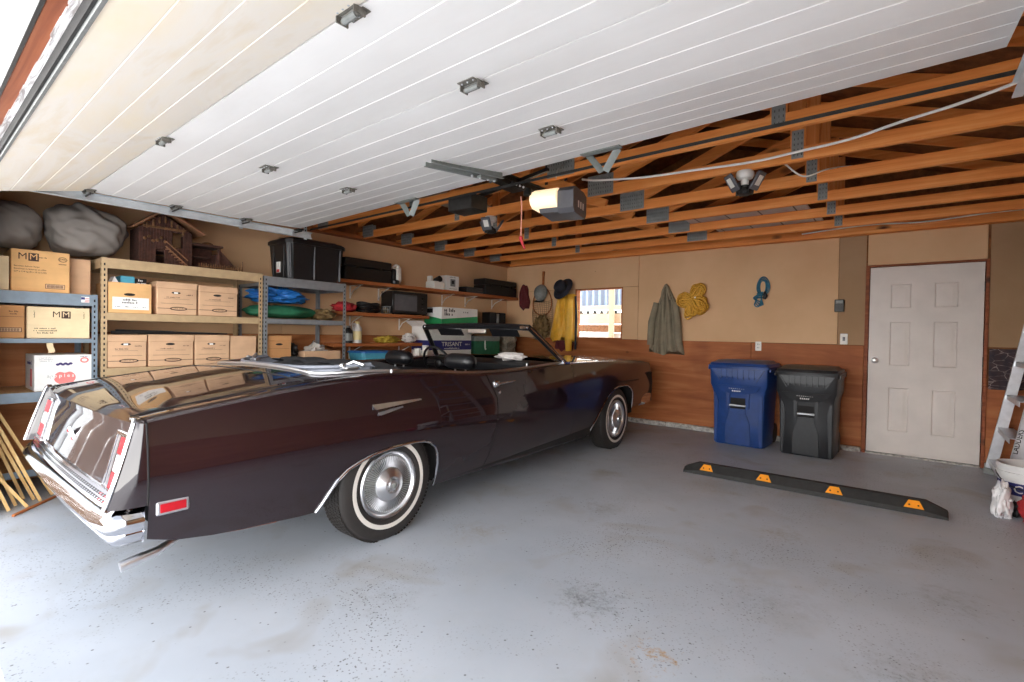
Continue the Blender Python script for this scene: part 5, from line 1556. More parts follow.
for i in range(7): mb.box((xf, 1.49+i*.022, 1.93-i*.021), (xf+.05, 1.515+i*.022, 1.94-i*.021), .002)
mb.tube([(xf+.05, 1.48, 1.955), (xf+.05, 1.65, 1.80)], .006, 6); mb.tube([(xf+.05, 1.48, 2.0), (xf+.05, 1.65, 1.85)], .005, 6)
mb.build('stairs', m_stable2, o, 40)
mb = MB()
mb.box((xf-.22, 1.705, 2.005), (xf+.02, 1.955, 2.025), .004); mb.box((xf-.20, 1.705, 1.794), (xf-.18, 1.93, 2.004), .003); mb.box((xf-.02, 1.915, 1.794), (xf, 1.94, 2.004), .003); mb.box((xf-.18, 1.91, 1.794), (xf-.02, 1.925, 1.95), .003)
mb.ball((xf-.05, 1.84, 2.03), (.06, .05, .022), 12, 1); mb.box((xf-.10, 1.72, 1.90), (xf-.02, 1.85, 1.915), .003)
mb.add([(xf-.02, 1.94, 1.99), (xf-.02, 2.10, 1.82), (xf-.02, 2.10, 1.796), (xf-.02, 1.94, 1.796), (xf-.04, 1.94, 1.99), (xf-.04, 2.10, 1.82), (xf-.04, 2.10, 1.796), (xf-.04, 1.94, 1.796)], [(0,1,2,3), (7,6,5,4), (0,4,5,1), (1,5,6,2), (2,6,7,3), (3,7,4,0)])
mb.build('lean_to', [m_stable, m_moss], o, 40)
mb = MB()
for i in range(20): mb.box((xf+.035, 1.74+i*.0195, 1.794), (xf+.043, 1.748+i*.0195, 1.842+.008*(i % 2)), .002)
mb.box((xf+.036, 1.74, 1.815), (xf+.042, 2.12, 1.822)); mb.tube([(xf+.04, 2.12, 1.794), (xf+.04, 2.12, 1.90)], .003, 6)
mb.build('fence', m_moss, o, 40)

# ------------------------------------------------------------------ timber shelves on white brackets
def wall_shelf(label, zt, y0, y1, xf, br):
    r = thing('timber_shelf', label, 'shelf', ((XL+xf)/2, (y0+y1)/2, zt-.045), 0, 'timber wall shelves on the left wall')
    mb = MB(); mb.box((XL+.0125, y0, zt-.042), (xf, y1, zt), .003); mb.build('board', m_shelfwood, r, 30)
    for yy in br:
        mb = MB(); mb.box((XL+.0125, yy-.012, zt-.205), (XL+.0165, yy+.012, zt-.043), .001); mb.box((XL+.0168, yy-.012, zt-.047), (xf-.06, yy+.012, zt-.043), .001)
        mb.tube([(XL+.017, yy, zt-.18), (XL+.08, yy, zt-.11), (xf-.10, yy, zt-.05)], .006, 6); mb.build('bracket', m_switch, r, 40)
    return r
wall_shelf('long top timber wall shelf carrying the black cases', 1.866, 3.2, 6.67, -5.215, (3.62, 4.05, 5.2, 5.7, 6.35))
wall_shelf('middle timber wall shelf under the black oven', 1.478, 3.2, 4.67, -5.215, (3.62, 4.40))
wall_shelf('lower timber wall shelf with the bottles', 1.102, 3.2, 4.55, -5.215, (3.62, 4.40))
o = thing('black_shelf', 'short black shelf near the corner under two speakers', 'shelf', (-5.35, 6.15, 1.33))
mb = MB(); mb.box((XL+.0125, 5.6, 1.345), (-5.12, 6.72, 1.375), .003); mb.build('board', m_blackpl, o)
for yy in (5.8, 6.5):
    mb = MB(); mb.box((XL+.0125, yy-.01, 1.16), (XL+.0165, yy+.01, 1.344), .001); mb.tube([(XL+.016, yy, 1.18), (-5.18, yy, 1.342)], .007, 6); mb.build('bracket', m_steeld, o)
o = thing('workbench', 'timber workbench along the left wall behind the car', 'workbench', (-5.25, 4.95, 0))
mb = MB(); mb.box((XL+.0125, 3.22, .845), (-4.93, 6.72, .885), .004); mb.build('bench_top', m_shelfwood, o)
for x in (XL+.06, -5.0):
    for y in (3.28, 4.95, 6.64): 
        mb = MB(); mb.box((x-.04, y-.04, 0), (x+.04, y+.04, .844), .004); mb.build('leg', m_shelfwood, o)
# on the top shelf
def case(label, y0, y1, z0, z1, x0, x1, latch=2, group='long black cases on the top shelf'):
    r = thing('equipment_case', label, 'case', ((x0+x1)/2, (y0+y1)/2, z0), 0, group)
    zs = z0+(z1-z0)*.62
    mb = MB(); mb.box((x0, y0, z0), (x1, y1, zs-.002), .010); mb.build('case_bottom', m_blackpl, r)
    mb = MB(); mb.box((x0, y0, zs+.002), (x1, y1, z1), .010); mb.build('case_lid', m_blackpl, r)
    for k in range(latch):
        yy = y0+(y1-y0)*(k+.5)/latch; mb = MB(); mb.box((x1-.001, yy-.018, zs-.024), (x1+.006, yy+.018, zs+.018), .003); mb.build('latch', m_steeld, r)
    mb = MB(); mb.box((x0+.10, y0-.006, z0+.10), (x0+.115, y0+.001, z0+.15), .002); mb.build('tag', m_steeld, r)
    return r
case('long black case on the top shelf beside the black tote', 3.36, 4.045, 1.867, 2.135, -5.50, -5.25)
case('long black case at the corner end of the top shelf', 5.85, 6.655, 1.867, 2.125, -5.50, -5.245, 3)
mb = MB(); mb.box((-5.49, 5.42, 1.867), (-5.24, 5.81, 1.955), .008); mb.box((-5.25, 5.46, 1.90), (-5.236, 5.77, 1.935), .003)
solo(mb, 'amplifier', m_blackpl, 'low black device beside the case at the corner end', 'device')
o = thing('caulking_gun', 'white and black tool standing on the top shelf', 'tool', (-5.3, 4.16, 1.867))
mb = MB(); mb.lathe([(0, 0), (.055, 0), (.06, .01), (.06, .05), (.05, .06), (0, .06)], 20, 0, Matrix.Translation((-5.30, 4.13, 1.867))); mb.box((-5.34, 4.075, 1.92), (-5.27, 4.135, 2.07), .012); mb.build('base', m_blackpl, o)
mb = MB(); mb.box((-5.35, 4.135, 1.895), (-5.26, 4.225, 2.11), .024); mb.tube(spline([(-5.30, 4.09, 2.08), (-5.30, 4.14, 2.125), (-5.30, 4.20, 2.11)], 5), .016, 8); mb.build('housing', m_switch, o)
o = thing('white_carton', 'small white printed carton on the top shelf', 'box', (-5.33, 5.15, 1.867))
mb = MB(); mb.box((-5.44, 5.02, 1.867), (-5.25, 5.27, 2.085), .004)
mb.box((-.055, -.05, 0), (.045, .055, .0006), 0, 1, on_x(-5.2496, 5.15, 1.98)); mb.box((-.03, -.02, .0006), (.02, .03, .001), 0, 2, on_x(-5.2496, 5.15, 1.985)); mb.scribble(.14, .014, 1, on_x(-5.2496, 5.15, 2.06), seed=3); mb.scribble(.16, .012, 1, on_x(-5.2496, 5.15, 1.895), seed=5)
mb.build('carton_body', [m_white, m_galvd, m_inkb], o)
o = thing('white_machine', 'small white machine with a dark lens beside the white carton', 'device', (-5.34, 4.88, 1.867))
mb = MB(); mb.box((-5.44, 4.78, 1.867), (-5.25, 4.99, 1.98), .012); mb.box((-5.42, 4.79, 1.98), (-5.34, 4.84, 2.06), .008); mb.build('case', m_switch, o)
mb = MB(); mb.cyl((-5.34, 4.89, 1.99), (-5.25, 4.89, 2.02), .045, None, 18); mb.build('lens_head', m_blackpl, o)
# middle shelf
o = thing('toaster_oven', 'black oven or stereo on the middle timber shelf', 'oven', (-5.37, 4.36, 1.479))
mb = MB(); mb.box((-5.50, 4.06, 1.492), (-5.25, 4.665, 1.785), .010)
for yy in (4.10, 4.62):
    for xx in (-5.46, -5.29): mb.cyl((xx, yy, 1.479), (xx, yy, 1.493), .014, None, 10)
mb.build('housing', m_blackpl, o)
mb = MB(); mb.box((-5.2495, 4.09, 1.53), (-5.244, 4.47, 1.745), .003); mb.cyl((-5.232, 4.12, 1.735), (-5.232, 4.44, 1.735), .008, None, 10); mb.build('door', m_greypl, o)['label'] = 'dark glass front'
for i in range(3):
    mb = MB(); mb.cyl((-5.25, 4.57, 1.56+i*.075), (-5.228, 4.57, 1.56+i*.075), .020, .017, 16); mb.build('knob', m_steeld, o)
mb = MB()
for k in range(5): mb.tube([(-5.35+(.12+.008*sin(k*3))*cos(a)*.8, 3.76+(.15+.008*cos(k*2))*sin(a), 1.506+k*.022+.012*sin(a*2+k)) for a in dens(0, 2*pi, 28)[:-1]], .013, 7, 0, True)
solo(mb, 'hose_coil', m_blackpl, 'coil of black hose on the middle timber shelf', 'hose')
mb = lump((-5.34, 3.42, 1.535), (.14, .15, .065), 31, .3, 3, 32, .2, -.8); solo(mb, 'red_bag', m_redc, 'crumpled red cloth at the left end of the middle timber shelf', 'cloth', **SM)
o = thing('wire_basket', 'grey wire basket of bits left of the black oven', 'basket', (-5.32, 4.0, 1.479))
mb = MB()
for z, k in ((1.484, .9), (1.53, .95), (1.575, 1.0)): mb.tube([(-5.31+.075*k*cos(a), 4.0+.05*k*sin(a), z) for a in dens(0, 2*pi, 20)[:-1]], .004, 6, 0, True)
for a in dens(0, 2*pi, 14)[:-1]: mb.tube([(-5.31+.067*cos(a), 4.0+.045*sin(a), 1.484), (-5.31+.075*cos(a), 4.0+.05*sin(a), 1.575)], .003, 5)
mb.build('basket', m_galvd, o)
mb = lump((-5.31, 4.0, 1.520), (.055, .036, .035), 33, .5, 4, 20, .1, -.9); mb.build('contents', m_camo, o, 75)
# lower shelf
def bottle(label, y, z, x, h, r_, m, mcap, handle=False):
    o = thing('bottle', label, 'bottle', (x, y, z), 0, 'bottles on the lower timber shelf')
    mb = MB(); mb.lathe([(0, 0), (r_*.95, 0), (r_, .01), (r_, h*.62), (r_*.92, h*.70), (r_*.45, h*.86), (r_*.40, h*.90), (0, h*.90)], 24, 0, Matrix.Translation((x, y, z)))
    mb.lathe([(r_*1.01, h*.14), (r_*1.012, h*.14), (r_*1.012, h*.55), (r_*1.01, h*.55)], 24, 1, Matrix.Translation((x, y, z)))
    if handle: mb.tube(spline([(x, y-r_*.35, z+h*.86), (x, y-r_*1.05, z+h*.88), (x, y-r_*1.15, z+h*.72), (x, y-r_*.9, z+h*.58)], 5), r_*.22, 8, 0)
    mb.build('body', [m, mcap], o)
    mb = MB(); mb.lathe([(0, h), (r_*.42, h), (r_*.46, h*.98), (r_*.46, h*.88), (r_*.41, h*.88)], 20, 0, Matrix.Translation((x, y, z))); mb.build('cap', mcap, o)
    return o
bottle('dark bottle at left end of the lower timber shelf', 3.44, 1.103, -5.29, .21, .055, m_blackpl, m_galvd)
bottle('cream and white bottle with handle on lower timber shelf', 3.565, 1.103, -5.29, .265, .055, m_whitecloth, m_cream, True)
mb = lump((-5.33, 4.04, 1.143), (.11, .19, .05), 41, .30, 3.4, 40, .25, -.8); solo(mb, 'work_gloves', m_glovey, 'heap of yellow work cloth on the lower timber shelf', 'cloth', **SM)
mb = lump((-5.33, 4.40, 1.163), (.10, .085, .072), 44, .4, 3, 32, .2, -.8); solo(mb, 'white_rag', m_whitecloth, 'white rag heaped at right end of the lower timber shelf', 'rag', **SM)
o = thing('storage_tub', 'blue storage tub under the lower timber shelf', 'tub', (-5.3, 3.73, .885))
mb = MB(); rows = [rr(-5.39, -5.08, 3.52, 3.94, .886, .03), rr(-5.40, -5.07, 3.50, 3.96, .985, .03)]; mb.grid(rows, 0, False, True); mb.add(rows[0], [tuple(range(8))]); mb.add(rows[-1], [tuple(range(8))]); mb.build('tub', m_blueprint, o)
mb = MB(); rows = [rr(-5.41, -5.06, 3.49, 3.97, .985, .03), rr(-5.41, -5.06, 3.49, 3.97, 1.003, .03), rr(-5.38, -5.09, 3.52, 3.94, 1.011, .03)]; mb.grid(rows, 0, False, True); mb.add(rows[0], [tuple(range(8))]); mb.add(rows[-1], [tuple(range(8))]); mb.build('lid', m_tarp, o)
# cartons on the bench, seen over the car
t_ = [m_white, m_navy, m_white, m_galvd]
o = thing('large_carton', 'large white carton with dark blue band behind the car', 'box', (-5.28, 4.95, .886))
mb = MB(); mb.box((-5.46, 4.56, .886), (-5.10, 5.40, 1.33), .004)
mb.box((-5.10, 4.56, 1.005), (-5.0993, 5.40, 1.14), 0, 1); mb.box((-5.46, 4.5593, 1.005), (-5.10, 4.56, 1.14), 0, 1)
mb.text('TRISANT', .085, 2, on_x(-5.0988, 5.0, 1.085), bold=.01, sx=1.2); mb.scribble(.3, .02, 2, on_x(-5.0988, 5.0, 1.025), seed=4); mb.scribble(.10, .03, 2, on_x(-5.0988, 5.32, 1.08), seed=6)
mb.build('carton_body', t_, o)
for a, b, c_, d_ in (((-5.46, 4.56, 1.328), (-5.10, 4.56, 1.328), (-5.10, 4.44, 1.40), (-5.46, 4.44, 1.40)), ((-5.10, 4.58, 1.33), (-5.10, 5.38, 1.33), (-5.03, 5.38, 1.24), (-5.03, 4.58, 1.24))):
    mb = MB(); mb.add([a, b, c_, d_] + [tuple(V(p)+V((0, 0, .004))) for p in (a, b, c_, d_)], [(0,1,2,3), (7,6,5,4), (0,4,5,1), (1,5,6,2), (2,6,7,3), (3,7,4,0)]); mb.build('flap', m_white, o)
o = thing('fir_box', 'white and green printed box on top of the large white carton', 'box', (-5.28, 5.15, 1.336))
mb = MB(); mb.box((-5.46, 4.79, 1.336), (-5.10, 5.53, 1.61), .004)
mb.add([(-5.0994, 4.79, 1.34), (-5.0994, 5.53, 1.34), (-5.0994, 5.53, 1.50), (-5.0994, 4.79, 1.44)], [(0, 1, 2, 3)], 1); mb.add([(-5.46, 4.7894, 1.34), (-5.10, 4.7894, 1.34), (-5.10, 4.7894, 1.44), (-5.46, 4.7894, 1.50)], [(0, 1, 2, 3)], 1)
mb.scribble(.22, .05, 2, on_x(-5.0992, 4.95, 1.56), seed=17); mb.scribble(.17, .045, 2, on_x(-5.0992, 4.93, 1.505), seed=18); mb.scribble(.12, .03, 2, on_x(-5.0992, 5.28, 1.55), seed=7)
mb.box((-.10, -.03, 0), (.02, .03, .0006), 0, 2, Matrix(((1, 0, 0, -5.30), (0, 0, -1, 4.789), (0, 1, 0, 1.56), (0, 0, 0, 1))))
mb.build('carton_body', [m_white, m_green, m_inkb], o)
o = thing('green_carton', 'dark green carton with grey lid beside the large white carton', 'box', (-5.27, 5.76, .886))
mb = MB(); mb.box((-5.44, 5.47, .886), (-5.10, 6.06, 1.13), .004); mb.tube([(-5.095, 5.70, 1.14), (-5.09, 5.70, 1.03), (-5.09, 5.715, 1.0)], .012, 6, 1); mb.build('carton_body', [m_greenc, m_white], o)
mb = MB(); mb.box((-5.445, 5.465, 1.131), (-5.094, 6.065, 1.205), .005); mb.build('lid', m_galvd, o)
mb = lump((-5.24, 6.38, 1.075), (.17, .17, .19), 51, .4, 3.2, 40, .1, -.9); solo(mb, 'plush_bundle', m_yarn, 'pale fuzzy bundle on the bench in the far corner', 'bundle', **SM)
def speaker(label, y0, y1):
    o = thing('speaker', label, 'speaker', (-5.27, (y0+y1)/2, 1.376), 0, 'black speakers on the black shelf')
    mb = MB(); mb.box((-5.38, y0, 1.376), (-5.20, y1, 1.59), .008); mb.build('cabinet', m_blackpl, o)
    mb = MB(); mb.box((-5.199, y0+.012, 1.39), (-5.191, y1-.012, 1.575), .004); mb.build('grille', m_topcloth, o)
speaker('black speaker on the black shelf, the one nearer the garage door', 5.93, 6.09); speaker('black speaker on the black shelf, the one nearer the corner', 6.16, 6.32)
mb = MB(); mb.box((-5.195, 6.10, 1.376), (-5.26, 6.15, 1.57), .006); solo(mb, 'cd_tower', m_galv, 'thin silver box between the two black speakers', 'box')
for i, (yy, h) in enumerate(((4.36, .17), (4.45, .20), (4.535, .15))):
    pass
def tub_(label, y, x, h):
    o = thing('paint_tub', label, 'tub', (x, y, .886), 0, 'white paint tubs on the bench')
    mb = MB(); mb.lathe([(0, 0), (.038, 0), (.042, h-.012), (0, h-.012)], 20, 0, Matrix.Translation((x, y, .886))); mb.build('body', m_switch, o)
    mb = MB(); mb.lathe([(0, h), (.043, h), (.046, h-.003), (.046, h-.014), (.042, h-.0125)], 20, 0, Matrix.Translation((x, y, .886))); mb.build('lid', m_white, o)
tub_('small white paint tub on the bench, shortest of three', 4.345, -5.08, .15); tub_('small white paint tub on the bench, tallest of three', 4.43, -5.02, .19); tub_('small white paint tub on the bench beside the large white carton', 4.50, -5.09, .165)

# ------------------------------------------------------------------ stakes leaning in the front left corner
STK = (((-4.92, .735), (-4.915, .358), .86, .034), ((-4.80, .655), (-4.83, .358), .80, .026), ((-4.865, .63), (-4.87, .36), .72, .022), ((-4.925, .585), (-4.93, .362), .70, .014), ((-4.80, .53), (-4.78, .36), .52, .030), ((-4.70, .575), (-4.74, .36), .36, .024), ((-4.685, .485), (-4.69, .362), .38, .016))
SLAB = ('widest pale stake, leaning farthest into the garage', 'pale stake leaning next to the widest stake', 'pale stake third in the leaning row', 'thin pale stake nearest the steel shelving', 'broad pale stake in the middle of the leaning row', 'short pale stake with its foot farthest out on the floor', 'thin short stake nearest the door opening')
for (b, t2, h, w), lb in zip(STK, SLAB):
    a, c = V((b[0], b[1], .004)), V((t2[0], t2[1], h)); d = (c-a).normalized(); sxv = V((1, 0, 0)); n_ = d.cross(sxv).normalized()
    mb = MB(); vs = []
    for p in (a+n_*0, c):
        for i, j in ((-1, -1), (1, -1), (1, 1), (-1, 1)): vs.append(tuple(p+sxv*i*w*.75+n_*j*.009))
    zmin = min(v[2] for v in vs)
    vs = [(v[0], v[1], v[2]-zmin) for v in vs]
    mb.add(vs, [(0,3,2,1), (4,5,6,7), (0,1,5,4), (1,2,6,5), (2,3,7,6), (3,0,4,7)])
    solo(mb, 'wooden_stake', m_stake, lb, 'stake', 'pale wooden stakes leaning in the corner')
mb = MB(); mb.box((-.30, -.009, 0), (.30, .009, .016), .003, 0, Matrix.Translation((-4.745, .680, .0)) @ Matrix.Rotation(R(140), 4, 'Z'))
solo(mb, 'wooden_lath', m_shelfwood, 'brown lath lying on the floor across the feet of the stakes', 'lath')

# ------------------------------------------------------------------ hung on the back wall
WFb = YB-.017
def drape(zs, lefts, rights, depths, folds, seed=0, nu=56, nv=46, amp=.35, yb=WFb):
    L, Rr, D = crv(list(zip(zs, lefts))), crv(list(zip(zs, rights))), crv(list(zip(zs, depths)))
    P_ = []
    z0, z1 = zs[0], zs[-1]
    for j in range(nv+1):
        z = z1+(z0-z1)*j/nv; row = []; l, r_, d = L(z), Rr(z), D(z)
        for i in range(nu+1):
            u = i/nu; e = max(0, 1-abs(2*u-1)**3.0)**.6
            f = sin(u*pi*2*folds+seed+.8*sin(z*5+seed))+.5*sin(u*pi*2*folds*2.3+z*3+seed*2)
            zz = z + (.028*sin(u*9+seed)+.015*sin(u*23) if j > nv-3 else 0)
            row.append((l+(r_-l)*u, yb-.004-d*e*(1+amp*f*min(1, (z1-z)*5+.15)), zz))
        row = row+[(r_, yb-.001, z), (l, yb-.001, z)]
        P_.append(row)
    mb = MB(); mb.grid(P_, 0, False, True); n = len(P_[0]); mb.add(P_[0], [tuple(range(n))]); mb.add(P_[-1], [tuple(range(n))])
    return mb
o = thing('hooded_coat', 'long grey-brown hooded coat hanging on the tan back wall', 'coat', (-2.64, WFb-.05, 1.02))
drape([1.03, 1.15, 1.4, 1.65, 1.74, 1.86, 1.96], [-2.89, -2.88, -2.83, -2.785, -2.755, -2.71, -2.655], [-2.385, -2.41, -2.455, -2.49, -2.515, -2.575, -2.625], [.085, .085, .08, .075, .07, .05, .02], 3.2, 1.0).build('coat_body', m_olive, o, 75)
mb = MB()
for s, xa, xb, xc in ((-1, -2.775, -2.825, -2.845), (1, -2.505, -2.46, -2.435)):
    mb.tube([(xa, WFb-.06, 1.72), (xb, WFb-.085, 1.45), (xc, WFb-.075, 1.13)], [.040, .052, .048], 12, flat=.8)
mb.build('sleeve', m_olive, o, 75)
mb = MB(); mb.tube(spline([(-2.70, WFb-.055, 1.76), (-2.68, WFb-.075, 1.87), (-2.642, WFb-.05, 1.965), (-2.60, WFb-.075, 1.87), (-2.575, WFb-.055, 1.76)], 6), [.018]*25, 8); mb.build('hood', m_olive, o, 75)
mb = MB(); mb.cyl((-2.64, WFb, 1.965), (-2.64, WFb-.05, 1.97), .006, None, 8); mb.build('wall_hook', m_steeld, o)
o = thing('raincoat', 'yellow raincoat hanging on the back wall beside the window', 'raincoat', (-4.3, WFb-.07, 1.0))
drape([1.17, 1.3, 1.5, 1.7, 1.86, 1.90], [-4.59, -4.57, -4.53, -4.495, -4.45, -4.42], [-4.09, -4.08, -4.08, -4.09, -4.12, -4.15], [.10, .10, .095, .085, .06, .03], 3.0, 2.2, amp=.28).build('coat_body', m_yellow, o, 75)
mb = MB(); mb.tube([(-4.16, WFb-.12, 1.80), (-4.15, WFb-.14, 1.5), (-4.165, WFb-.13, 1.2), (-4.18, WFb-.10, 1.0)], [.045, .058, .062, .05], 12, flat=.7); mb.build('sleeve', m_yellow, o, 75)
mb = MB(); mb.tube([(-4.105, WFb-.04, 1.86), (-4.085, WFb-.045, 1.5), (-4.095, WFb-.04, 1.02)], [.018, .022, .018], 10, flat=.8); mb.build('lining_edge', m_navycloth, o, 75)
drape([1.02, 1.1, 1.25], [-4.50, -4.49, -4.47], [-4.16, -4.15, -4.15], [.05, .055, .04], 3, .5).build('under_cloth', m_maroon, o, 75)['label'] = 'maroon cloth showing below the coat'  # maroon cloth under the coat, grouped as a part of it
o = thing('rain_hat', 'navy hat hung above the yellow raincoat', 'hat', (-4.3, WFb-.1, 1.88))
T = Matrix.Translation((-4.31, WFb-.13, 1.995)) @ Matrix.Rotation(R(-24), 4, 'Y') @ Matrix.Rotation(R(58), 4, 'X')
mb = MB(); mb.lathe([(0, .12), (.06, .115), (.095, .09), (.11, .03), (.115, 0), (.14, -.015), (.19, -.03), (.192, -.034), (.14, -.02), (.11, -.004), (.105, .03), (.09, .085), (0, .11)], 32, 0, T); mb.build('crown_and_brim', m_navycloth, o, 60)
mb = MB(); mb.lathe([(.1155, .0), (.1165, .003), (.1125, .03), (.1115, .03)], 32, 0, T); mb.build('hat_band', m_blackpl, o, 60)
o = thing('landing_net', 'landing net with wooden handle hung on the back wall', 'fishing net', (-4.73, WFb-.04, 1.2))
mb = MB(); mb.tube(spline([(-4.735, WFb-.03, 2.29), (-4.74, WFb-.03, 2.2), (-4.745, WFb-.03, 2.03)], 5), [.024]*5+[.020]*5+[.014], 10); mb.build('handle', m_shelfwood, o, 60)
mb = MB(); mb.tube([(-4.75+.185*cos(a)*(1-.12*sin(a)), WFb-.035-.01*sin(a*2), 1.80+.235*sin(a)) for a in dens(0, 2*pi, 40)[:-1]], .009, 8, 0, True); mb.build('hoop', m_shelfwood, o, 60)
mb = MB()
def netp(u, v): # u round, v down
    a = pi*u; w = (.185+.03*sin(v*3.1))*(1-.35*v**2.5); return V((-4.75-w*cos(a), WFb-.012-.10*sin(a)*(.5+.8*v*(1-v*.4)), 1.83-.62*v-.05*sin(a)*(1-v)))
for i in range(17):
    mb.tube([netp(i/16, v) for v in dens(0, 1, 18)], .0022, 4)
for j in range(19): mb.tube([netp(u, j/18) for u in dens(0, 1, 16)], .0022, 4)
mb.build('mesh', m_camo, o, 60)['kind'] = 'stuff'
mb = lump((-4.72, WFb-.10, 1.36), (.15, .07, .20), 61, .45, 3.2, 36, .25); solo(mb, 'cloth_bundle', m_camo, 'dark mottled bundle hanging in the landing net', 'bundle', **SM)
o = thing('grey_cap', 'grey cap hung on the handle of the landing net', 'cap', (-4.74, WFb-.1, 1.78))
T = Matrix.Translation((-4.745, WFb-.08, 1.93)) @ Matrix.Rotation(R(80), 4, 'X')
mb = MB(); mb.lathe([(0, .10), (.05, .095), (.095, .07), (.115, .03), (.12, 0), (.113, 0), (.09, .062), (0, .09)], 28, 0, T @ Matrix.Scale(1.2, 4, (0, 1, 0))); mb.build('crown', m_galvd, o, 60)
mb = MB(); mb.box((-.08, -.05, -.006), (.08, .03, .006), .005, 0, Matrix.Translation((-4.745, WFb-.12, 1.80)) @ Matrix.Rotation(R(25), 4, 'X')); mb.build('peak', m_blackpl, o, 60)
mb = drape([1.69, 1.80, 1.92, 2.0, 2.075], [-5.215, -5.225, -5.20, -5.205, -5.185], [-5.04, -5.02, -5.055, -5.06, -5.09], [.06, .07, .05, .06, .03], 1.5, .3)
mb.tube(spline([(-5.16, WFb-.05, 1.72), (-5.19, WFb-.06, 1.82), (-5.20, WFb-.05, 1.95), (-5.14, WFb-.04, 2.08), (-5.08, WFb-.05, 1.96), (-5.03, WFb-.06, 1.8)], 6), .016, 8)
solo(mb, 'maroon_vest', m_maroon, 'maroon padded vest hung on the back wall near the corner', 'vest', **SM)
# ropes
def loops(c, ax, ln, wd, n, r_, seed, tilt):
    rn = random.Random(seed); out = []
    ca, sa = cos(ax), sin(ax)
    for k in range(n):
        l2, w2 = ln*rn.uniform(.72, 1.08), wd*rn.uniform(.12, 1.1); off = rn.uniform(-.3, .3)*wd; dep = rn.uniform(.02, .12); tw = rn.uniform(-.25, .25)
        pts = []
        for a in dens(0, 2*pi, 22)[:-1]:
            u, v = l2*.5*(1-cos(a)), w2*sin(a)*(.35+.65*(1-cos(a))/2)+off
            c2, s2 = cos(ax+tw), sin(ax+tw)
            pts.append((c[0]+u*c2-v*s2, WFb-dep-.012*sin(a*2+k), c[1]+u*s2+v*c2))
        out.append(pts)
    return out
o = thing('rope_coil', 'coiled yellow rope hanging beside the grey-brown coat', 'rope', (-2.27, WFb-.05, 1.5))
mb = MB()
for ax, n, ln, wd, sd in ((R(62), 18, .215, .10, 1), (R(178), 16, .20, .095, 2), (R(-38), 18, .205, .095, 3), (R(-100), 14, .25, .08, 4)):
    for p in loops((-2.26, 1.745), ax, ln, wd, n, 0, sd, 0): mb.tube(p, .0115, 6, 0, True)
mb.build('rope', m_yrope, o, 60)
mb = MB(); mb.tube([(-2.27+.035*cos(a), WFb-.06-.055*sin(a), 1.76+.02*cos(a)) for a in dens(0, 2*pi, 16)[:-1]], .013, 8, 0, True); mb.ball((-2.22, WFb-.11, 1.775), .018, 10, 1); mb.build('tie', [m_yrope, m_white], o, 60)
o = thing('cord_coil', 'coiled teal cord with black plug hanging above the outlet', 'cord', (-1.44, WFb-.04, 1.66))
mb = MB()
for k in range(4):
    q = k*.012; mb.tube([(-1.425+(.036+q)*cos(a)+.004*k, WFb-.02-.012*k, 1.885+(.085+q*.7)*sin(a)+.01*cos(a*2+k)) for a in dens(0, 2*pi, 26)[:-1]], .0065, 7, 0, True)
for k in range(4): mb.tube(spline([(-1.45+.012*k, WFb-.02-.011*k, 1.82), (-1.480-.014*k, WFb-.03-.008*k, 1.75), (-1.515+.022*k, WFb-.03-.01*k, 1.665+.012*k), (-1.465+.016*k, WFb-.025, 1.645+.006*k), (-1.435, WFb-.03-.01*k, 1.76), (-1.43+.006*k, WFb-.02-.012*k, 1.82)], 5), .0065, 7)
for z in (1.80, 1.775, 1.75): mb.tube([(-1.452+.028*cos(a), WFb-.045-.035*sin(a), z) for a in dens(0, 2*pi, 14)[:-1]], .0085, 7, 0, True)
mb.build('cord', m_trope, o, 60)
mb = MB(); mb.tube([(-1.395, WFb-.05, 1.825), (-1.385, WFb-.055, 1.77), (-1.40, WFb-.05, 1.735)], [.012, .024, .018], 12); mb.build('plug', m_blackpl, o, 60)

# ------------------------------------------------------------------ right edge: ladder, bucket, bags
o = thing('step_ladder', 'aluminium ladder leaning in the right corner by the white door', 'ladder', (.8, 6.2, 0))
lean = math.atan2(.40, 2.35)
LT = lambda y: Matrix.Translation((.626+.045*(6.5-y)/.7, y, .004)) @ Matrix.Rotation(lean, 4, 'Y')
for y, nm in ((6.50, 0), (5.80, 1)):
    mb = MB(); T = LT(y)
    mb.box((-.040, -.002, 0), (.040, .002, 2.35), .001, 0, T); mb.box((-.040, .002 if nm == 0 else -.026, 0), (-.036, .026 if nm == 0 else -.002, 2.35), .001, 0, T); mb.box((.036, .002 if nm == 0 else -.026, 0), (.040, .026 if nm == 0 else -.002, 2.35), .001, 0, T)
    if nm == 1:
        Tt = T @ Matrix(((0, 1, 0, 0), (0, 0, -1, -.0025), (-1, 0, 0, .62), (0, 0, 0, 1)))
        Tt = T @ Matrix(((0, -1, 0, -.02), (0, 0, -1, -.0028), (1, 0, 0, .43), (0, 0, 0, 1)))
        mb.text('LADDERS', .050, 1, Tt, bold=.012); mb.box((-.04, -.0030, .78), (.045, -.0021, .92), 0, 2, T)
    mb.build('side_rail', [m_alum, m_inkb, m_yellow], o, 30)
    mb = MB(); mb.box((-.046, -.03, -.004), (.046, .006 if nm else .03, .05), .004, 0, T); mb.build('foot', m_galvd, o, 30)
for k in range(7):
    mb = MB(); T = LT(6.15); z = .14+k*.315
    Ti = Matrix.Translation(T @ V((0, 0, z)))
    mb.box((-.055, -.347, -.006), (.055, .347, 0), .001, 0, Ti); mb.box((.050, -.347, -.045), (.055, .347, -.006), .001, 0, Ti); mb.box((-.055, -.347, -.045), (-.050, .347, -.006), .001, 0, Ti)
    mb.build('step', m_alum, o, 30)
o = thing('bucket', 'white plastic bucket with navy label in front of the ladder', 'bucket', (.715, 5.25, 0))
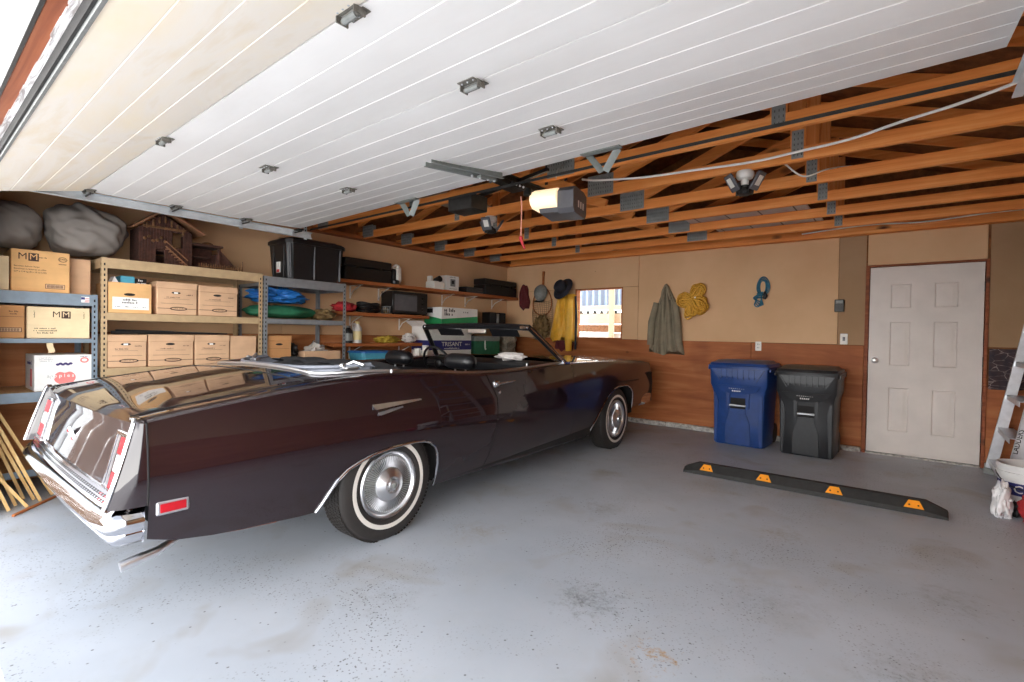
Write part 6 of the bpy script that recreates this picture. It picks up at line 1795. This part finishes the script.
T = Matrix.Translation((.715, 5.25, 0)) @ Matrix.Scale(1.12, 4)
mb = MB(); mb.lathe([(0, .004), (.128, .004), (.132, 0), (.136, .01), (.150, .235), (.156, .237), (.156, .262), (.151, .264), (.152, .285), (.157, .287), (.157, .312), (.146, .312), (.138, .03), (0, .02)], 40, 0, T)
mb.lathe([(.1442, .12), (.1447, .12), (.1495, .20), (.149, .20)], 40, 1, T, 2*pi)
mb.text('C', .07, 2, T @ Matrix.Rotation(R(-115), 4, 'Z') @ Matrix(((0, 0, 1, .1495), (1, 0, 0, 0), (0, 1, 0, .16), (0, 0, 0, 1))), bold=.01)
mb.build('pail', [m_bucket, m_navy, m_white], o, 40)
mb = MB(); mb.tube([T @ V((.156*cos(a), -.158*sin(a), .25-.09*sin(a))) for a in dens(0, pi, 20)], .004, 6); mb.build('bail_handle', m_steeld, o, 40)
mb = lump((.545, 4.96, .115), (.055, .085, .145), 71, .3, 2.0, 48, .25, -.80); solo(mb, 'plastic_bag', m_bag, 'white plastic bag slumped on floor before the bucket', 'bag', **SM)
mb = lump((.70, 4.90, .10), (.080, .10, .11), 74, .3, 2.8, 36, .2, -.9); solo(mb, 'red_sack', m_redc, 'red sack on the floor beside the white plastic bag', 'sack', **SM)
mb = lump((.625, 5.03, .050), (.035, .05, .055), 77, .4, 3, 30, .2, -.9); solo(mb, 'dark_sack', m_blackpl, 'dark sack between the bucket and the white plastic bag', 'sack', **SM)

# ------------------------------------------------------------------ camera
f_, yaw, pit, rol, h_ = 495.59, .6749, .0140, .0178, 1.2461
cam = bpy.data.cameras.new('camera'); cam.sensor_fit = 'HORIZONTAL'; cam.sensor_width = 36; cam.lens = f_/1024*36; cam.clip_start = .02
co = bpy.data.objects.new('camera', cam); COL.objects.link(co)
def cvec(a, up, d):
    cp, sp = cos(pit), sin(pit); yf_ = d*cp+up*sp; z = -d*sp+up*cp
    cy, sy = cos(yaw), sin(yaw); return V((a*cy-yf_*sy, a*sy+yf_*cy, z))
cr, sr = cos(rol), sin(rol)
rt, up, fw = cvec(cr, sr, 0), cvec(-sr, cr, 0), cvec(0, 0, 1)
Mx = Matrix((rt, up, -fw)).transposed().to_4x4(); Mx.translation = (0, 0, h_)
co.matrix_world = Mx
SC.camera = co

# ------------------------------------------------------------------ light: sky and sun outside, the opener's lamp inside
wd = bpy.data.worlds.new('sky'); SC.world = wd; wd.use_nodes = True
nt = wd.node_tree; bg = nt.nodes['Background']
tcw = nt.nodes.new('ShaderNodeTexCoord'); sp_ = nt.nodes.new('ShaderNodeSeparateXYZ'); rw = nt.nodes.new('ShaderNodeValToRGB')
nt.links.new(tcw.outputs['Generated'], sp_.inputs[0]); nt.links.new(sp_.outputs['Z'], rw.inputs['Fac'])
cr_ = rw.color_ramp
cr_.elements[0].color = (1.0, .99, .97, 1); cr_.elements[1].color = (.10, .11, .13, 1)
for p_, c_ in ((.28, (.86, .865, .87)), (.55, (.30, .315, .34)), (.85, (.10, .11, .125))):
    e_ = cr_.elements.new(p_); e_.color = (*c_, 1)
nt.links.new(rw.outputs['Color'], bg.inputs['Color']); bg.inputs['Strength'].default_value = 4.4
sl = bpy.data.lights.new('sun', 'SUN'); sl.energy = 5.0; sl.angle = R(3); sl.color = (1, .98, .95)
so = bpy.data.objects.new('sun', sl); COL.objects.link(so)
d = V((.80, -.04, -.95)).normalized()
so.rotation_euler = d.to_track_quat('-Z', 'Y').to_euler()
SC.view_settings.view_transform = 'Standard'; SC.view_settings.look = 'None'; SC.view_settings.gamma = 1
SC.view_settings.use_curve_mapping = False; SC.view_settings.exposure = 1.26
SC.cycles.use_denoising = True
SC.cycles.max_bounces = 12; SC.cycles.diffuse_bounces = 8; SC.cycles.transparent_max_bounces = 12
